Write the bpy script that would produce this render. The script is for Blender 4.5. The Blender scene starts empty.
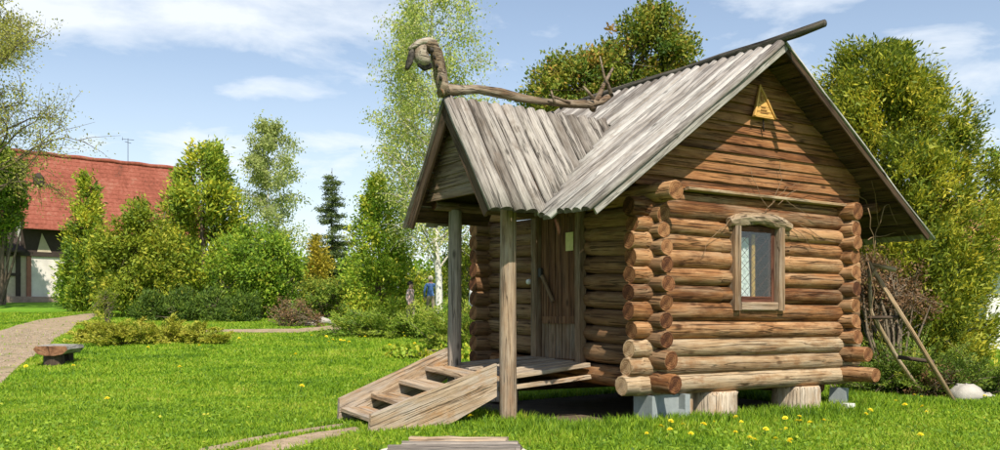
import bpy, math, random
import numpy as np
from mathutils import Vector, Matrix, Euler
R = math.radians
S = bpy.context.scene
COL = S.collection
# ------------------------------------------------------------------ camera
CAMZ = 1.05
FPX, CX, HY = 950.0, 500.0, 320.0            # focal length and horizon, in photograph pixels
cd = bpy.data.cameras.new('camera')
cam = bpy.data.objects.new('camera', cd); COL.objects.link(cam)
cam.location = (0, 0, CAMZ); cam.rotation_euler = (R(90), 0, 0)
cd.sensor_width = 36; cd.lens = 36 * FPX / 1000; cd.shift_y = (HY - 225) / 1000
cd.clip_start = .1; cd.clip_end = 3000
S.camera = cam
# ------------------------------------------------------------------ light
SUN_AZ = (.2485, -.969); SUN_EL = 50.5
sl = bpy.data.lights.new('sun', 'SUN'); sl.energy = 4.6; sl.angle = R(.5); sl.color = (1, .93, .81)
so = bpy.data.objects.new('sun', sl); COL.objects.link(so)
e = R(SUN_EL)
sdir = Vector((SUN_AZ[0] * math.cos(e), SUN_AZ[1] * math.cos(e), math.sin(e)))
so.rotation_euler = sdir.to_track_quat('Z', 'Y').to_euler(); so.location = (0, 0, 40)
S.view_settings.view_transform = 'Standard'; S.view_settings.look = 'None'
S.view_settings.exposure = .5; S.view_settings.gamma = 1
W = bpy.data.worlds.new('World'); S.world = W; W.use_nodes = True

# ------------------------------------------------------------------ node helper
class NT:
    def __init__(s, tree): s.t = tree; s.n = tree.nodes; s.l = tree.links
    def new(s, typ, **kw):
        ins = kw.pop('ins', {}); nd = s.n.new(typ)
        for k, v in kw.items(): setattr(nd, k, v)
        for k, v in ins.items():
            if isinstance(v, bpy.types.NodeSocket): s.l.new(v, nd.inputs[k])
            else: nd.inputs[k].default_value = v
        return nd
    def ramp(s, fac, stops, interp='LINEAR'):
        nd = s.n.new('ShaderNodeValToRGB'); cr = nd.color_ramp; cr.interpolation = interp
        while len(cr.elements) < len(stops): cr.elements.new(.5)
        for e_, (p, c) in zip(cr.elements, stops):
            e_.position = p; e_.color = (c, c, c, 1) if isinstance(c, (int, float)) else (*c, 1)
        s.l.new(fac, nd.inputs[0]); return nd.outputs[0]
    def math(s, op, a, b=None, c=None, clamp=False):
        nd = s.n.new('ShaderNodeMath'); nd.operation = op; nd.use_clamp = clamp
        for i, v in enumerate((a, b, c)):
            if v is None: continue
            if isinstance(v, bpy.types.NodeSocket): s.l.new(v, nd.inputs[i])
            else: nd.inputs[i].default_value = v
        return nd.outputs[0]
    def mix(s, fac, a, b, typ='MIX'):
        nd = s.n.new('ShaderNodeMix'); nd.data_type = 'RGBA'; nd.blend_type = typ
        for i, v in ((0, fac), (6, a), (7, b)):
            if isinstance(v, bpy.types.NodeSocket): s.l.new(v, nd.inputs[i])
            elif i == 0: nd.inputs[0].default_value = v
            else: nd.inputs[i].default_value = (*v, 1)
        return nd.outputs[2]
    def noise(s, vec, scale, detail=4, rough=.55, dist=0, dim='3D'):
        nd = s.new('ShaderNodeTexNoise', ins={'Scale': scale, 'Detail': detail, 'Roughness': rough, 'Distortion': dist})
        if vec is not None: s.l.new(vec, nd.inputs['Vector'])
        return nd.outputs['Fac']
    def mapv(s, vec, scale=(1, 1, 1), loc=(0, 0, 0)):
        return s.new('ShaderNodeMapping', ins={'Vector': vec, 'Scale': scale, 'Location': loc}).outputs[0]

# ------------------------------------------------------------------ sky
w = NT(W.node_tree); w.n.clear()
sky = w.new('ShaderNodeTexSky', sky_type='NISHITA')
sky.sun_disc = False; sky.sun_elevation = R(SUN_EL); sky.sun_rotation = math.atan2(SUN_AZ[0], SUN_AZ[1])
sky.air_density = 1.0; sky.dust_density = .5; sky.ozone_density = .35; sky.altitude = 100
tc = w.new('ShaderNodeTexCoord').outputs['Generated']
sep = w.new('ShaderNodeSeparateXYZ', ins={0: tc})
zz = w.math('MAXIMUM', w.math('ADD', sep.outputs[2], .12), .03)       # a flat cloud layer seen from below
cv = w.new('ShaderNodeCombineXYZ', ins={0: w.math('DIVIDE', sep.outputs[0], zz), 1: w.math('DIVIDE', sep.outputs[1], zz), 2: 0.0}).outputs[0]
n1 = w.noise(w.mapv(cv, (.75, .9, 1), (3.1, 1.7, .4)), 1.0, 7, .55, .5)
n2 = w.noise(w.mapv(cv, (2.4, 2.4, 1), (7.3, 2.1, 0)), 1.3, 6, .6, .3)
ax_ = w.math('DIVIDE', sep.outputs[0], w.math('MAXIMUM', sep.outputs[1], .05)); el_ = w.math('DIVIDE', sep.outputs[2], w.math('MAXIMUM', sep.outputs[1], .05))
bank = None                                                            # where the cloud banks stand in the sky (azimuth, elevation, widths, weight)
for a_, e_, sa, se, wt in ((-.30, .315, .20, .05, .25), (-.235, .24, .075, .018, .30), (-.27, .175, .22, .03, .20), (-.51, .325, .07, .025, .3), (.335, .335, .06, .018, .26), (.50, .22, .07, .07, .24), (.45, .30, .1, .02, .12), (.30, .26, .06, .02, .14)):
    d2 = w.math('ADD', w.math('POWER', w.math('DIVIDE', w.math('SUBTRACT', ax_, a_), sa), 2.0), w.math('POWER', w.math('DIVIDE', w.math('SUBTRACT', el_, e_), se), 2.0))
    g_ = w.math('MULTIPLY', w.math('POWER', 2.718, w.math('MULTIPLY', d2, -1.0)), wt); bank = g_ if bank is None else w.math('ADD', bank, g_)
cl = w.math('ADD', w.math('MULTIPLY', n1, .8), w.math('MULTIPLY', w.math('SUBTRACT', n2, .5), .75))
cl = w.math('ADD', w.math('SUBTRACT', cl, .02), bank)
mask = w.ramp(cl, [(.42, 0.0), (.56, .5), (.74, .95)])
low = w.ramp(sep.outputs[2], [(0.0, .64), (.10, .42), (.25, .15), (.5, 0.0)])       # milky air low down
mk = w.math('MAXIMUM', w.math('MULTIPLY', mask, .9), low)
skyc = w.mix(mk, sky.outputs[0], (6.9, 7.2, 7.5))
bg = w.new('ShaderNodeBackground', ins={'Color': skyc, 'Strength': .108})
w.l.new(bg.outputs[0], w.new('ShaderNodeOutputWorld').inputs[0])

# ------------------------------------------------------------------ materials
def newmat(name):
    m = bpy.data.materials.new(name); m.use_nodes = True; t = NT(m.node_tree); t.n.clear()
    return m, t
def finish(t, col, rough=.85, bump=None, bstr=.4, bdist=.01, spec=.3, rsock=None, extra={}):
    p = t.new('ShaderNodeBsdfPrincipled')
    if isinstance(col, bpy.types.NodeSocket): t.l.new(col, p.inputs['Base Color'])
    else: p.inputs['Base Color'].default_value = (*col, 1)
    p.inputs['Roughness'].default_value = rough; p.inputs['Specular IOR Level'].default_value = spec
    for k, v in extra.items(): p.inputs[k].default_value = v
    if bump is not None:
        b = t.new('ShaderNodeBump', ins={'Strength': bstr, 'Distance': bdist, 'Height': bump}); t.l.new(b.outputs[0], p.inputs['Normal'])
    t.l.new(p.outputs[0], t.new('ShaderNodeOutputMaterial').inputs[0])
    return p
def wood(name, c0, c1, c2, grain=14, crack=.5, grey=None, greyamt=.0, stain=None, vary=.35, knots=True):
    """weathered timber, fibres along the object's X axis"""
    m, t = newmat(name)
    oc = t.new('ShaderNodeTexCoord').outputs['Object']
    oi = t.new('ShaderNodeObjectInfo').outputs['Random']
    off = t.new('ShaderNodeCombineXYZ', ins={0: t.math('MULTIPLY', oi, 37.0), 1: t.math('MULTIPLY', oi, 11.0), 2: 0.0}).outputs[0]
    v = t.new('ShaderNodeVectorMath', operation='ADD', ins={0: oc, 1: off}).outputs[0]
    g = t.noise(t.mapv(v, (.9, grain, grain)), 2.2, 7, .62, .4)
    blot = t.noise(t.mapv(v, (1.3, 3.5, 3.5)), 1.8, 5, .6)
    f = t.math('ADD', t.math('MULTIPLY', g, .6), t.math('MULTIPLY', blot, .4))
    f = t.math('ADD', f, t.math('MULTIPLY', t.math('SUBTRACT', oi, .5), vary * .45))
    c = t.ramp(f, [(.32, c0), (.48, c1), (.64, c2)])
    if grey:
        gm = t.ramp(t.noise(t.mapv(v, (.8, 5, 5), (4, 2, 9)), 2.0, 6, .65), [(.45, 0.0), (.65, greyamt)])
        c = t.mix(gm, c, grey)
    if stain:
        sm = t.ramp(t.noise(t.mapv(v, (1.6, 3, 3), (9, 5, 1)), 1.5, 5, .7), [(.52, 0.0), (.68, .75)])
        c = t.mix(sm, c, stain)
    ck = t.noise(t.mapv(v, (.55, 26, 26), (2, 8, 3)), 2.0, 3, .5, .2)
    ckm = t.ramp(ck, [(.33, 1.0), (.40, 0.0)])
    c = t.mix(t.math('MULTIPLY', ckm, crack), c, tuple(x * .28 for x in c0))
    if knots:
        vo = t.new('ShaderNodeTexVoronoi', ins={'Vector': t.mapv(v, (2.2, 5, 5)), 'Scale': 1.0, 'Randomness': 1.0}).outputs['Distance']
        c = t.mix(t.ramp(vo, [(.06, .85), (.15, 0.0)]), c, tuple(x * .5 for x in c0))
    lc = t.math('ABSOLUTE', t.math('SUBTRACT', t.noise(t.mapv(v, (.30, 7, 7), (6, 3, 2)), 1.6, 3, .5, .3), .5))       # long drying checks
    lcm = t.math('MULTIPLY', t.ramp(lc, [(.004, 1.0), (.016, 0.0)]), t.ramp(t.noise(t.mapv(v, (1.2, 3, 3), (3, 3, 3)), 1.5, 2), [(.42, 0.0), (.52, 1.0)]))
    c = t.mix(t.math('MULTIPLY', lcm, .9 * crack), c, tuple(x * .2 for x in c0)); ckm = t.math('MAXIMUM', ckm, lcm)
    fine = t.noise(t.mapv(v, (2.5, 60, 60), (1, 4, 6)), 2.0, 4, .7)
    c = t.mix(t.ramp(fine, [(.35, .45), (.55, 0.0)]), c, tuple(x * .45 for x in c1))
    h = t.math('ADD', t.math('SUBTRACT', g, t.math('MULTIPLY', ckm, 1.2)), t.math('MULTIPLY', fine, .35))
    finish(t, c, .85, h, .8, .016, .2)
    return m
def endgrain(name, c0, c1, c2):
    """rings round the object's X axis with radial checks"""
    m, t = newmat(name)
    oc = t.new('ShaderNodeTexCoord').outputs['Object']
    oi = t.new('ShaderNodeObjectInfo').outputs['Random']
    nz = t.noise(oc, 14, 4, .6)
    s = t.new('ShaderNodeSeparateXYZ', ins={0: oc})
    d = t.math('SQRT', t.math('ADD', t.math('MULTIPLY', s.outputs[1], s.outputs[1]), t.math('MULTIPLY', s.outputs[2], s.outputs[2])))
    ring = t.math('SINE', t.math('ADD', t.math('MULTIPLY', d, 260.0), t.math('MULTIPLY', nz, 9.0)))
    ang = t.math('ARCTAN2', s.outputs[1], s.outputs[2])
    chk = t.noise(t.new('ShaderNodeCombineXYZ', ins={0: t.math('MULTIPLY', ang, 4.0), 1: t.math('MULTIPLY', oi, 30.0), 2: d}).outputs[0], 1.6, 2)
    f = t.math('ADD', t.math('MULTIPLY', t.noise(oc, 9, 5, .65), .85), t.math('MULTIPLY', ring, .05))
    f = t.math('ADD', f, t.math('MULTIPLY', t.math('SUBTRACT', oi, .5), .3))
    c = t.ramp(f, [(.28, c0), (.46, c1), (.66, c2)])
    c = t.mix(t.ramp(chk, [(.30, .9), (.37, 0.0)]), c, tuple(x * .25 for x in c0))
    c = t.mix(t.ramp(d, [(.0, .5), (.05, 0.0)]), c, tuple(x * .5 for x in c0))
    finish(t, c, .9, ring, .25, .006, .2)
    return m
def leafmat(name, stops, trans=.35, rough=.6):
    m, t = newmat(name)
    a = t.new('ShaderNodeAttribute', attribute_name='rnd').outputs['Fac']
    c = t.ramp(a, stops)
    d = t.new('ShaderNodeBsdfPrincipled', ins={'Base Color': c, 'Roughness': rough, 'Specular IOR Level': .25})
    tr = t.new('ShaderNodeBsdfTranslucent', ins={'Color': t.mix(.5, c, t.mix(1.0, c, (1.25, 1.15, .45), 'MULTIPLY'))})
    mx = t.new('ShaderNodeMixShader', ins={0: trans, 1: d.outputs[0], 2: tr.outputs[0]})
    t.l.new(mx.outputs[0], t.new('ShaderNodeOutputMaterial').inputs[0])
    return m
def plain(name, col, var=.25, scale=6, rough=.85, bstr=.3, bdist=.01, spec=.3):
    m, t = newmat(name)
    oc = t.new('ShaderNodeTexCoord').outputs['Object']
    n = t.noise(oc, scale, 7, .65)
    c = t.ramp(n, [(.25, tuple(x * (1 - var) for x in col)), (.55, col), (.8, tuple(min(1, x * (1 + var * .6)) for x in col))])
    finish(t, c, rough, n, bstr, bdist, spec)
    return m
def bark(name, c0, c1, white=False):
    m, t = newmat(name)
    oc = t.new('ShaderNodeTexCoord').outputs['Object']
    if white:
        n = t.noise(t.mapv(oc, (1.5, 1.5, 6)), 2.5, 5, .65)
        c = t.ramp(n, [(.30, c0), (.42, c1), (.7, tuple(min(1, x * 1.1) for x in c1))])
    else:
        n = t.noise(t.mapv(oc, (9, 9, 1.5)), 2.5, 6, .65)
        c = t.ramp(n, [(.3, c0), (.65, c1)])
    finish(t, c, .9, n, .6, .02, .2)
    return m

M = {}
M['log'] = wood('log_wood', (.105, .038, .013), (.29, .132, .05), (.46, .26, .125), 11, .85, (.38, .275, .17), .55, (.13, .05, .018), .7)
M['log_pale'] = wood('pale_log_wood', (.16, .08, .035), (.37, .245, .135), (.50, .38, .245), 11, .6, (.41, .34, .24), .7, (.24, .11, .04), .5)
M['log_dark'] = wood('painted_shade_log_wood', (.10, .048, .022), (.215, .115, .055), (.32, .195, .10), 10, .8, (.24, .175, .11), .4, None)  # darker copy of the log wood, porch shade put into its colour
M['end'] = endgrain('log_end_grain', (.06, .022, .010), (.18, .074, .03), (.34, .17, .075))
M['end_pale'] = endgrain('pale_log_end_grain', (.24, .13, .06), (.48, .31, .17), (.60, .43, .27))
M['siding'] = wood('gable_board_wood', (.09, .034, .013), (.235, .095, .034), (.36, .17, .068), 13, .8, (.24, .15, .09), .4, (.12, .042, .016), .6)
M['roof'] = wood('grey_weathered_slab', (.16, .135, .115), (.36, .325, .29), (.52, .49, .445), 12, .45, (.42, .39, .36), .6, (.22, .18, .14), .9)
M['roof_end'] = endgrain('weathered_slab_end', (.06, .05, .04), (.14, .12, .10), (.24, .21, .18))
M['porchroof'] = wood('brown_grey_slab', (.12, .10, .08), (.275, .24, .205), (.43, .39, .34), 12, .7, (.35, .32, .285), .5, (.15, .11, .08), .9)
M['porchwood'] = wood('porch_board_wood', (.10, .065, .04), (.20, .135, .085), (.30, .22, .15), 12, .6, (.24, .20, .16), .5)
M['post'] = wood('porch_post_wood', (.17, .11, .065), (.36, .255, .165), (.50, .385, .265), 9, .5, (.42, .36, .29), .6, (.30, .18, .10))
M['greypost'] = wood('grey_post_wood', (.12, .10, .08), (.24, .20, .165), (.34, .29, .24), 9, .5, (.26, .24, .21), .6)
M['stair'] = wood('staircase_plank', (.20, .125, .07), (.42, .305, .195), (.54, .43, .31), 10, .7, (.43, .38, .32), .9, (.38, .18, .05), .3)
M['deck'] = wood('deck_plank', (.22, .15, .09), (.40, .30, .20), (.52, .42, .30), 8, .5, (.40, .37, .33), .7)
M['door'] = wood('door_plank', (.065, .028, .014), (.15, .07, .034), (.23, .12, .062), 9, .6, (.22, .15, .1), .25)
M['doorgrey'] = wood('door_frame_plank', (.10, .06, .035), (.20, .125, .075), (.29, .195, .125), 9, .5, (.28, .25, .2), .5)
M['winframe'] = wood('window_slab', (.13, .07, .035), (.26, .165, .095), (.40, .28, .18), 9, .5, (.40, .33, .26), .6)
M['sash'] = wood('red_brown_sash', (.06, .022, .013), (.125, .05, .03), (.19, .085, .05), 12, .3)
M['burnt'] = wood('charred_ridge_wood', (.018, .015, .013), (.05, .042, .036), (.13, .11, .09), 9, .5)
M['drift'] = wood('driftwood', (.06, .038, .022), (.19, .13, .08), (.38, .30, .22), 6, .8, (.40, .35, .28), .5, (.16, .09, .05), .2)
M['driftpale'] = wood('bleached_driftwood', (.16, .11, .07), (.36, .30, .23), (.52, .47, .39), 6, .9, None, 0, (.14, .085, .05), .2)
M['barklintel'] = wood('bark_lintel_wood', (.13, .075, .04), (.34, .235, .14), (.48, .36, .24), 8, .9, (.40, .33, .25), .5, (.15, .07, .03), .2)
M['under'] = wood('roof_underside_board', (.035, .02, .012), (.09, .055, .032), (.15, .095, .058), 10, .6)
M['stump'] = wood('stump_bark', (.22, .14, .08), (.46, .35, .24), (.60, .50, .38), 9, .6, (.50, .45, .38), .5, (.36, .18, .07))
M['concrete'] = plain('concrete', (.27, .30, .30), .25, 9)
M['whitewash'] = plain('white_block_paint', (.72, .70, .66), .15, 9)
M['ringconcrete'] = plain('pale_stone', (.58, .53, .46), .25, 7)
M['rock'] = plain('pale_rock', (.44, .41, .36), .3, 5, .9, .6, .03)
M['benchtop'] = wood('bench_slab', (.16, .13, .10), (.34, .31, .27), (.46, .43, .39), 6, .5)
M['benchend'] = endgrain('bench_end', (.09, .04, .022), (.24, .115, .06), (.36, .21, .12))
M['darkwood'] = wood('dark_timber', (.03, .02, .015), (.07, .048, .035), (.12, .085, .06), 9, .4)
M['polewood'] = wood('ladder_pole', (.22, .13, .06), (.45, .31, .17), (.58, .44, .28), 9, .4, (.40, .33, .25), .4)
M['sign'] = wood('yellow_sign_board', (.46, .24, .06), (.62, .35, .10), (.70, .42, .14), 9, .25, None, 0, None, .1, False)
M['signmark'] = plain('sign_marks', (.30, .14, .04), .3, 20)
M['paper'] = plain('yellowed_paper', (.62, .58, .28), .25, 18, .8, .1)
M['white'] = plain('white_enamel', (.75, .75, .74), .08, 9, .3)
M['iron'] = plain('dark_iron', (.03, .028, .026), .3, 20, .55)
M['lace'] = plain('lace_curtain', (.80, .82, .80), .35, 40, .9)
M['orangestrip'] = plain('orange_curtain', (.58, .33, .08), .2, 20)
M['soil'] = plain('bare_soil', (.13, .095, .06), .45, 5, .95, .8, .03)
M['vine'] = plain('dry_vine_bark', (.22, .14, .08), .4, 14)

def glass():
    m, t = newmat('window_glass')
    p = t.new('ShaderNodeBsdfPrincipled', ins={'Base Color': (1, 1, 1, 1), 'Roughness': .04, 'IOR': 1.45, 'Transmission Weight': 0.0})
    tr = t.new('ShaderNodeBsdfTransparent', ins={'Color': (.9, .93, .92, 1)}); gl = t.new('ShaderNodeBsdfGlossy', ins={'Roughness': .03})
    mx = t.new('ShaderNodeMixShader', ins={0: .07, 1: tr.outputs[0], 2: gl.outputs[0]}); t.n.remove(p)
    t.l.new(mx.outputs[0], t.new('ShaderNodeOutputMaterial').inputs[0]); return m
M['glass'] = glass()

# ------------------------------------------------------------------ object helpers
def tag(o, label=None, cat=None, group=None, kind=None):
    if label: o['label'] = label
    if cat: o['category'] = cat
    if group: o['group'] = group
    if kind: o['kind'] = kind
    return o
def empty(name, loc, rz=0, **kw):
    o = bpy.data.objects.new(name, None); COL.objects.link(o); o.location = loc; o.rotation_euler = (0, 0, rz)
    o.empty_display_size = .2
    return tag(o, **kw)
def link(name, me, parent=None, loc=(0, 0, 0), rot=(0, 0, 0)):
    o = bpy.data.objects.new(name, me); COL.objects.link(o); o.parent = parent; o.location = loc; o.rotation_euler = rot
    return o
def mesh(name, V, F, mats, idx=None, smooth=False):
    me = bpy.data.meshes.new(name); me.from_pydata([tuple(v) for v in V], [], F)
    for m in (mats if isinstance(mats, (list, tuple)) else [mats]): me.materials.append(m)
    if idx is not None: me.polygons.foreach_set('material_index', idx)
    if smooth is True: me.polygons.foreach_set('use_smooth', [True] * len(F))
    elif smooth: me.polygons.foreach_set('use_smooth', smooth)
    me.update(); return me
def part(name, V, F, mats, parent=None, loc=(0, 0, 0), rot=(0, 0, 0), idx=None, smooth=False):
    return link(name, mesh(name, V, F, mats, idx, smooth), parent, loc, rot)
class MB:
    """collects shapes into one mesh"""
    def __init__(s): s.V = []; s.F = []; s.I = []; s.S = []
    def add(s, V, F, mi=0, sm=False):
        o = len(s.V); s.V += [tuple(v) for v in V]; s.F += [[i + o for i in f] for f in F]; s.I += [mi] * len(F); s.S += [sm] * len(F); return s
    def box(s, a, b, mi=0, ch=0.0):
        V, F = box_vf(a, b, ch); return s.add(V, F, mi)
    def tube(s, P, Rr, k=6, mi=0, seed=0, rough=0.0):
        V, F, I = tube_vf(P, Rr, k, seed, rough); return s.add(V, F, mi, True)
    def build(s, name, mats, parent=None, loc=(0, 0, 0), rot=(0, 0, 0)):
        return part(name, s.V, s.F, mats, parent, loc, rot, s.I, s.S)
def box_vf(a, b, ch=0.0):
    (x0, y0, z0), (x1, y1, z1) = a, b
    if ch <= 0:
        V = [(x0, y0, z0), (x1, y0, z0), (x1, y1, z0), (x0, y1, z0), (x0, y0, z1), (x1, y0, z1), (x1, y1, z1), (x0, y1, z1)]
        return V, [[3, 2, 1, 0], [4, 5, 6, 7], [0, 1, 5, 4], [1, 2, 6, 5], [2, 3, 7, 6], [3, 0, 4, 7]]
    # chamfer the long (x) edges: octagonal section
    sec = [(y0 + ch, z0), (y1 - ch, z0), (y1, z0 + ch), (y1, z1 - ch), (y1 - ch, z1), (y0 + ch, z1), (y0, z1 - ch), (y0, z0 + ch)]
    V = [(x0, *p) for p in sec] + [(x1, *p) for p in sec]
    F = [[i, (i + 1) % 8, 8 + (i + 1) % 8, 8 + i] for i in range(8)]
    return V, [f[::-1] for f in F] + [list(range(8)), list(range(15, 7, -1))]
def tube_vf(P, Rr, k=6, seed=0, rough=0.0, caps=True):
    rng = random.Random(seed); P = [Vector(p) for p in P]; n = len(P); V = []; F = []
    if isinstance(Rr, (int, float)): Rr = [Rr] * n
    ref = None
    for i in range(n):
        d = (P[min(i + 1, n - 1)] - P[max(i - 1, 0)]).normalized()
        if ref is None: ref = d.cross(Vector((.31, .2, .93)) if abs(d.z) < .9 else Vector((1, 0.1, 0))).normalized()
        ref = (ref - d * ref.dot(d)).normalized(); b = d.cross(ref)
        r = Rr[i]; rx, ry = r if isinstance(r, tuple) else (r, r)
        for j in range(k):
            a = 2 * math.pi * j / k; q = 1 + rough * rng.uniform(-1, 1)
            V.append(P[i] + ref * (math.cos(a) * rx * q) + b * (math.sin(a) * ry * q))
    for i in range(n - 1):
        for j in range(k):
            F.append([i * k + j, i * k + (j + 1) % k, (i + 1) * k + (j + 1) % k, (i + 1) * k + j])
    I = [0] * len(F)
    if caps:
        F += [list(range(k))[::-1], list(range((n - 1) * k, n * k))]; I += [1, 1]
    return V, F, I

LOGN = [0]
def log(name, L, r, mats, parent, loc, rot, r2=None, k=12, wob=.045, x0=0):
    """a peeled log along X with end caps, knots and a slow taper"""
    LOGN[0] += 1; rng = random.Random(LOGN[0] * 7 + 3); n = max(3, int(L / .28) + 1); r2 = r2 or r
    V = []; F = []; I = []; bow = rng.uniform(-.008, .008); ph = rng.uniform(0, 6)
    ell = rng.uniform(.95, 1.05); pro = [rng.uniform(-wob, wob) for _ in range(k)]
    xs = [0.0, .012] + ([.16, .20] if L > .8 else []) + [L * i / (n - 1) for i in range(1, n - 1) if L <= .8 or .22 < L * i / (n - 1) < L - .22] + ([L - .20, L - .16] if L > .8 else []) + [L - .012, L]
    if L < .3: xs = [0, .012, L / 2, L - .012, L]
    for q, x in enumerate(xs):
        f = x / L; rr = r + (r2 - r) * f
        if q in (0, len(xs) - 1): rr *= .93
        if name == 'log' and L > .8 and (x < .17 or x > L - .17): rr *= .91 + rng.uniform(-.03, .03)      # hewn corner ends
        cy = bow * math.sin(f * 3.1 + ph); cz = bow * math.cos(f * 4 + ph)
        tilt = rng.uniform(-.012, .012) if q in (0, len(xs) - 1) else 0
        for j in range(k):
            a = 2 * math.pi * j / k; g = rr * (1 + pro[j] * .6 + rng.uniform(-wob, wob) * .5)
            V.append((x + tilt * math.sin(a), cy + math.cos(a) * g * ell, cz + math.sin(a) * g / ell))
    m = len(xs)
    for i in range(m - 1):
        for j in range(k): F.append([i * k + j, i * k + (j + 1) % k, (i + 1) * k + (j + 1) % k, (i + 1) * k + j])
    I = [0] * len(F); sm = [True] * len(F)
    F += [list(range(k))[::-1], list(range((m - 1) * k, m * k))]; I += [1, 1]; sm += [False, False]
    return part(name, V, F, mats, parent, loc, rot, I, sm)
def slab(name, L, wd, th, mats, parent, mtx, seed):
    """half-round slab along X, flat face down"""
    rng = random.Random(seed); n = 5; sec = 6; V = []; F = []
    for i in range(n):
        x = L * i / (n - 1); dy = rng.uniform(-.012, .012) * (0 if i in (0, n - 1) else 1); ww = wd * rng.uniform(.93, 1.05); tt = th * rng.uniform(.85, 1.15)
        V.append((x, dy - ww / 2, 0)); V.append((x, dy + ww / 2, 0))
        for j in range(1, sec):
            a = math.pi * j / sec; V.append((x, dy + math.cos(a) * ww / 2, math.sin(a) * tt))
    k = sec + 1
    for i in range(n - 1):
        for j in range(k): F.append([i * k + j, (i + 1) * k + j, (i + 1) * k + (j + 1) % k, i * k + (j + 1) % k])
    I = [0] * len(F); sm = [(f % k) != 0 for f in range(len(F))]
    F += [list(range(k)), list(range((n - 1) * k, n * k))[::-1]]; I += [1, 1]; sm += [False, False]
    o = part(name, V, F, mats, parent, idx=I, smooth=sm); o.matrix_local = mtx; return o
def plank(name, a, b, mat, parent, loc=(0, 0, 0), rot=(0, 0, 0), ch=.006):
    V, F = box_vf(a, b, ch); return part(name, V, F, mat, parent, loc, rot)
def fast_mesh(name, V, quads, mats, rnd=None, smooth=False, n=4):
    """large meshes from numpy arrays; rnd is one value per face corner group (vertex)"""
    me = bpy.data.meshes.new(name); nf = len(quads)
    me.vertices.add(len(V)); me.vertices.foreach_set('co', np.ascontiguousarray(V, dtype=np.float32).ravel())
    me.loops.add(nf * n); me.loops.foreach_set('vertex_index', np.ascontiguousarray(quads, dtype=np.int32).ravel())
    me.polygons.add(nf); me.polygons.foreach_set('loop_start', np.arange(0, nf * n, n, dtype=np.int32))
    if smooth: me.polygons.foreach_set('use_smooth', np.ones(nf, dtype=bool))
    if rnd is not None:
        at = me.attributes.new('rnd', 'FLOAT', 'POINT'); at.data.foreach_set('value', np.ascontiguousarray(rnd, dtype=np.float32))
    for m in (mats if isinstance(mats, (list, tuple)) else [mats]): me.materials.append(m)
    me.update(calc_edges=True); return me

# ------------------------------------------------------------------ terrain
def gz(x, y):
    """height of the lawn: level round the hut, rising gently towards the far trees"""
    x = np.asarray(x, float); y = np.asarray(y, float)
    t = np.maximum(y - 13.0, 0); t = np.where(t < 3, t * t / 6, t - 1.5)
    t = np.minimum(t, 75)
    far = .047 * t + .02 * np.sin(x * .6 + 1) * np.clip((y - 10) / 20, 0, 1) + .015 * np.sin(y * .9 + x * .3)
    return -.085 + far
def gzf(x, y): return float(gz(x, y))
def on_ground(px, py):
    """where the sight line through a pixel of the photograph meets the lawn"""
    a = (px - CX) / FPX; b = (HY - py) / FPX; lo = 3.0
    ys = np.linspace(3, 110, 6000); d = CAMZ + b * ys - gz(a * ys, ys)
    i = np.where(d <= 0)[0]; y = ys[i[0]] if len(i) else 100.0
    return np.array([a * y, y, gzf(a * y, y)])
def at(px, py, Y): return Vector(((px - CX) / FPX * Y, Y, CAMZ + (HY - py) / FPX * Y))

def ground_mat():
    m, t = newmat('lawn_soil_and_moss')
    oc = t.new('ShaderNodeTexCoord').outputs['Object']
    big = t.noise(oc, .5, 6, .6); fine = t.noise(t.mapv(oc, (1, .6, 1)), 22, 5, .7)
    f = t.math('ADD', t.math('MULTIPLY', big, .5), t.math('MULTIPLY', fine, .5))
    c = t.ramp(f, [(.32, (.07, .14, .012)), (.48, (.13, .27, .018)), (.62, (.18, .33, .025)), (.75, (.24, .32, .045))])
    finish(t, c, .95, fine, .8, .03, .1); return m
M['ground'] = ground_mat()
xs = np.concatenate([np.linspace(-700, -60, 14), np.linspace(-58, -14, 45), np.linspace(-13.5, 13.5, 109), np.linspace(14.5, 58, 44), np.linspace(60, 700, 14)])
ys = np.concatenate([np.linspace(-300, -5, 12), np.linspace(0, 30, 121), np.linspace(30.5, 95, 130), np.linspace(100, 900, 20)])
gx, gy = np.meshgrid(xs, ys); V = np.stack([gx, gy, gz(gx, gy)], -1).reshape(-1, 3)
nx, ny = len(xs), len(ys); ii = (np.arange(ny - 1)[:, None] * nx + np.arange(nx - 1)[None]).ravel()
g = link('ground', fast_mesh('ground', V, np.stack([ii, ii + 1, ii + nx + 1, ii + nx], 1), M['ground'], smooth=True)); tag(g, kind='structure')

def path_mat(name, c):
    m, t = newmat(name)
    oc = t.new('ShaderNodeTexCoord').outputs['Object']
    n = t.noise(oc, 3.5, 7, .7); f2 = t.noise(oc, 40, 3, .6)
    cc = t.ramp(t.math('ADD', t.math('MULTIPLY', n, .6), t.math('MULTIPLY', f2, .4)), [(.34, tuple(x * .45 for x in c)), (.46, tuple(x * .8 for x in c)), (.54, c), (.68, tuple(x * 1.45 for x in c))])
    cc = t.mix(t.ramp(t.noise(oc, 1.1, 6, .7), [(.52, 0.0), (.66, .55)]), cc, (.12, .17, .03))
    finish(t, cc, .95, f2, .6, .02, .1); return m
M['path'] = path_mat('sandy_path', (.38, .285, .19))
EXCL = []
def resample(P, n):
    P = np.array(P, float); s = np.concatenate([[0], np.cumsum(np.linalg.norm(np.diff(P, axis=0), axis=1))]); u = np.linspace(0, s[-1], n)
    return np.stack([np.interp(u, s, P[:, i]) for i in range(P.shape[1])], 1)
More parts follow.
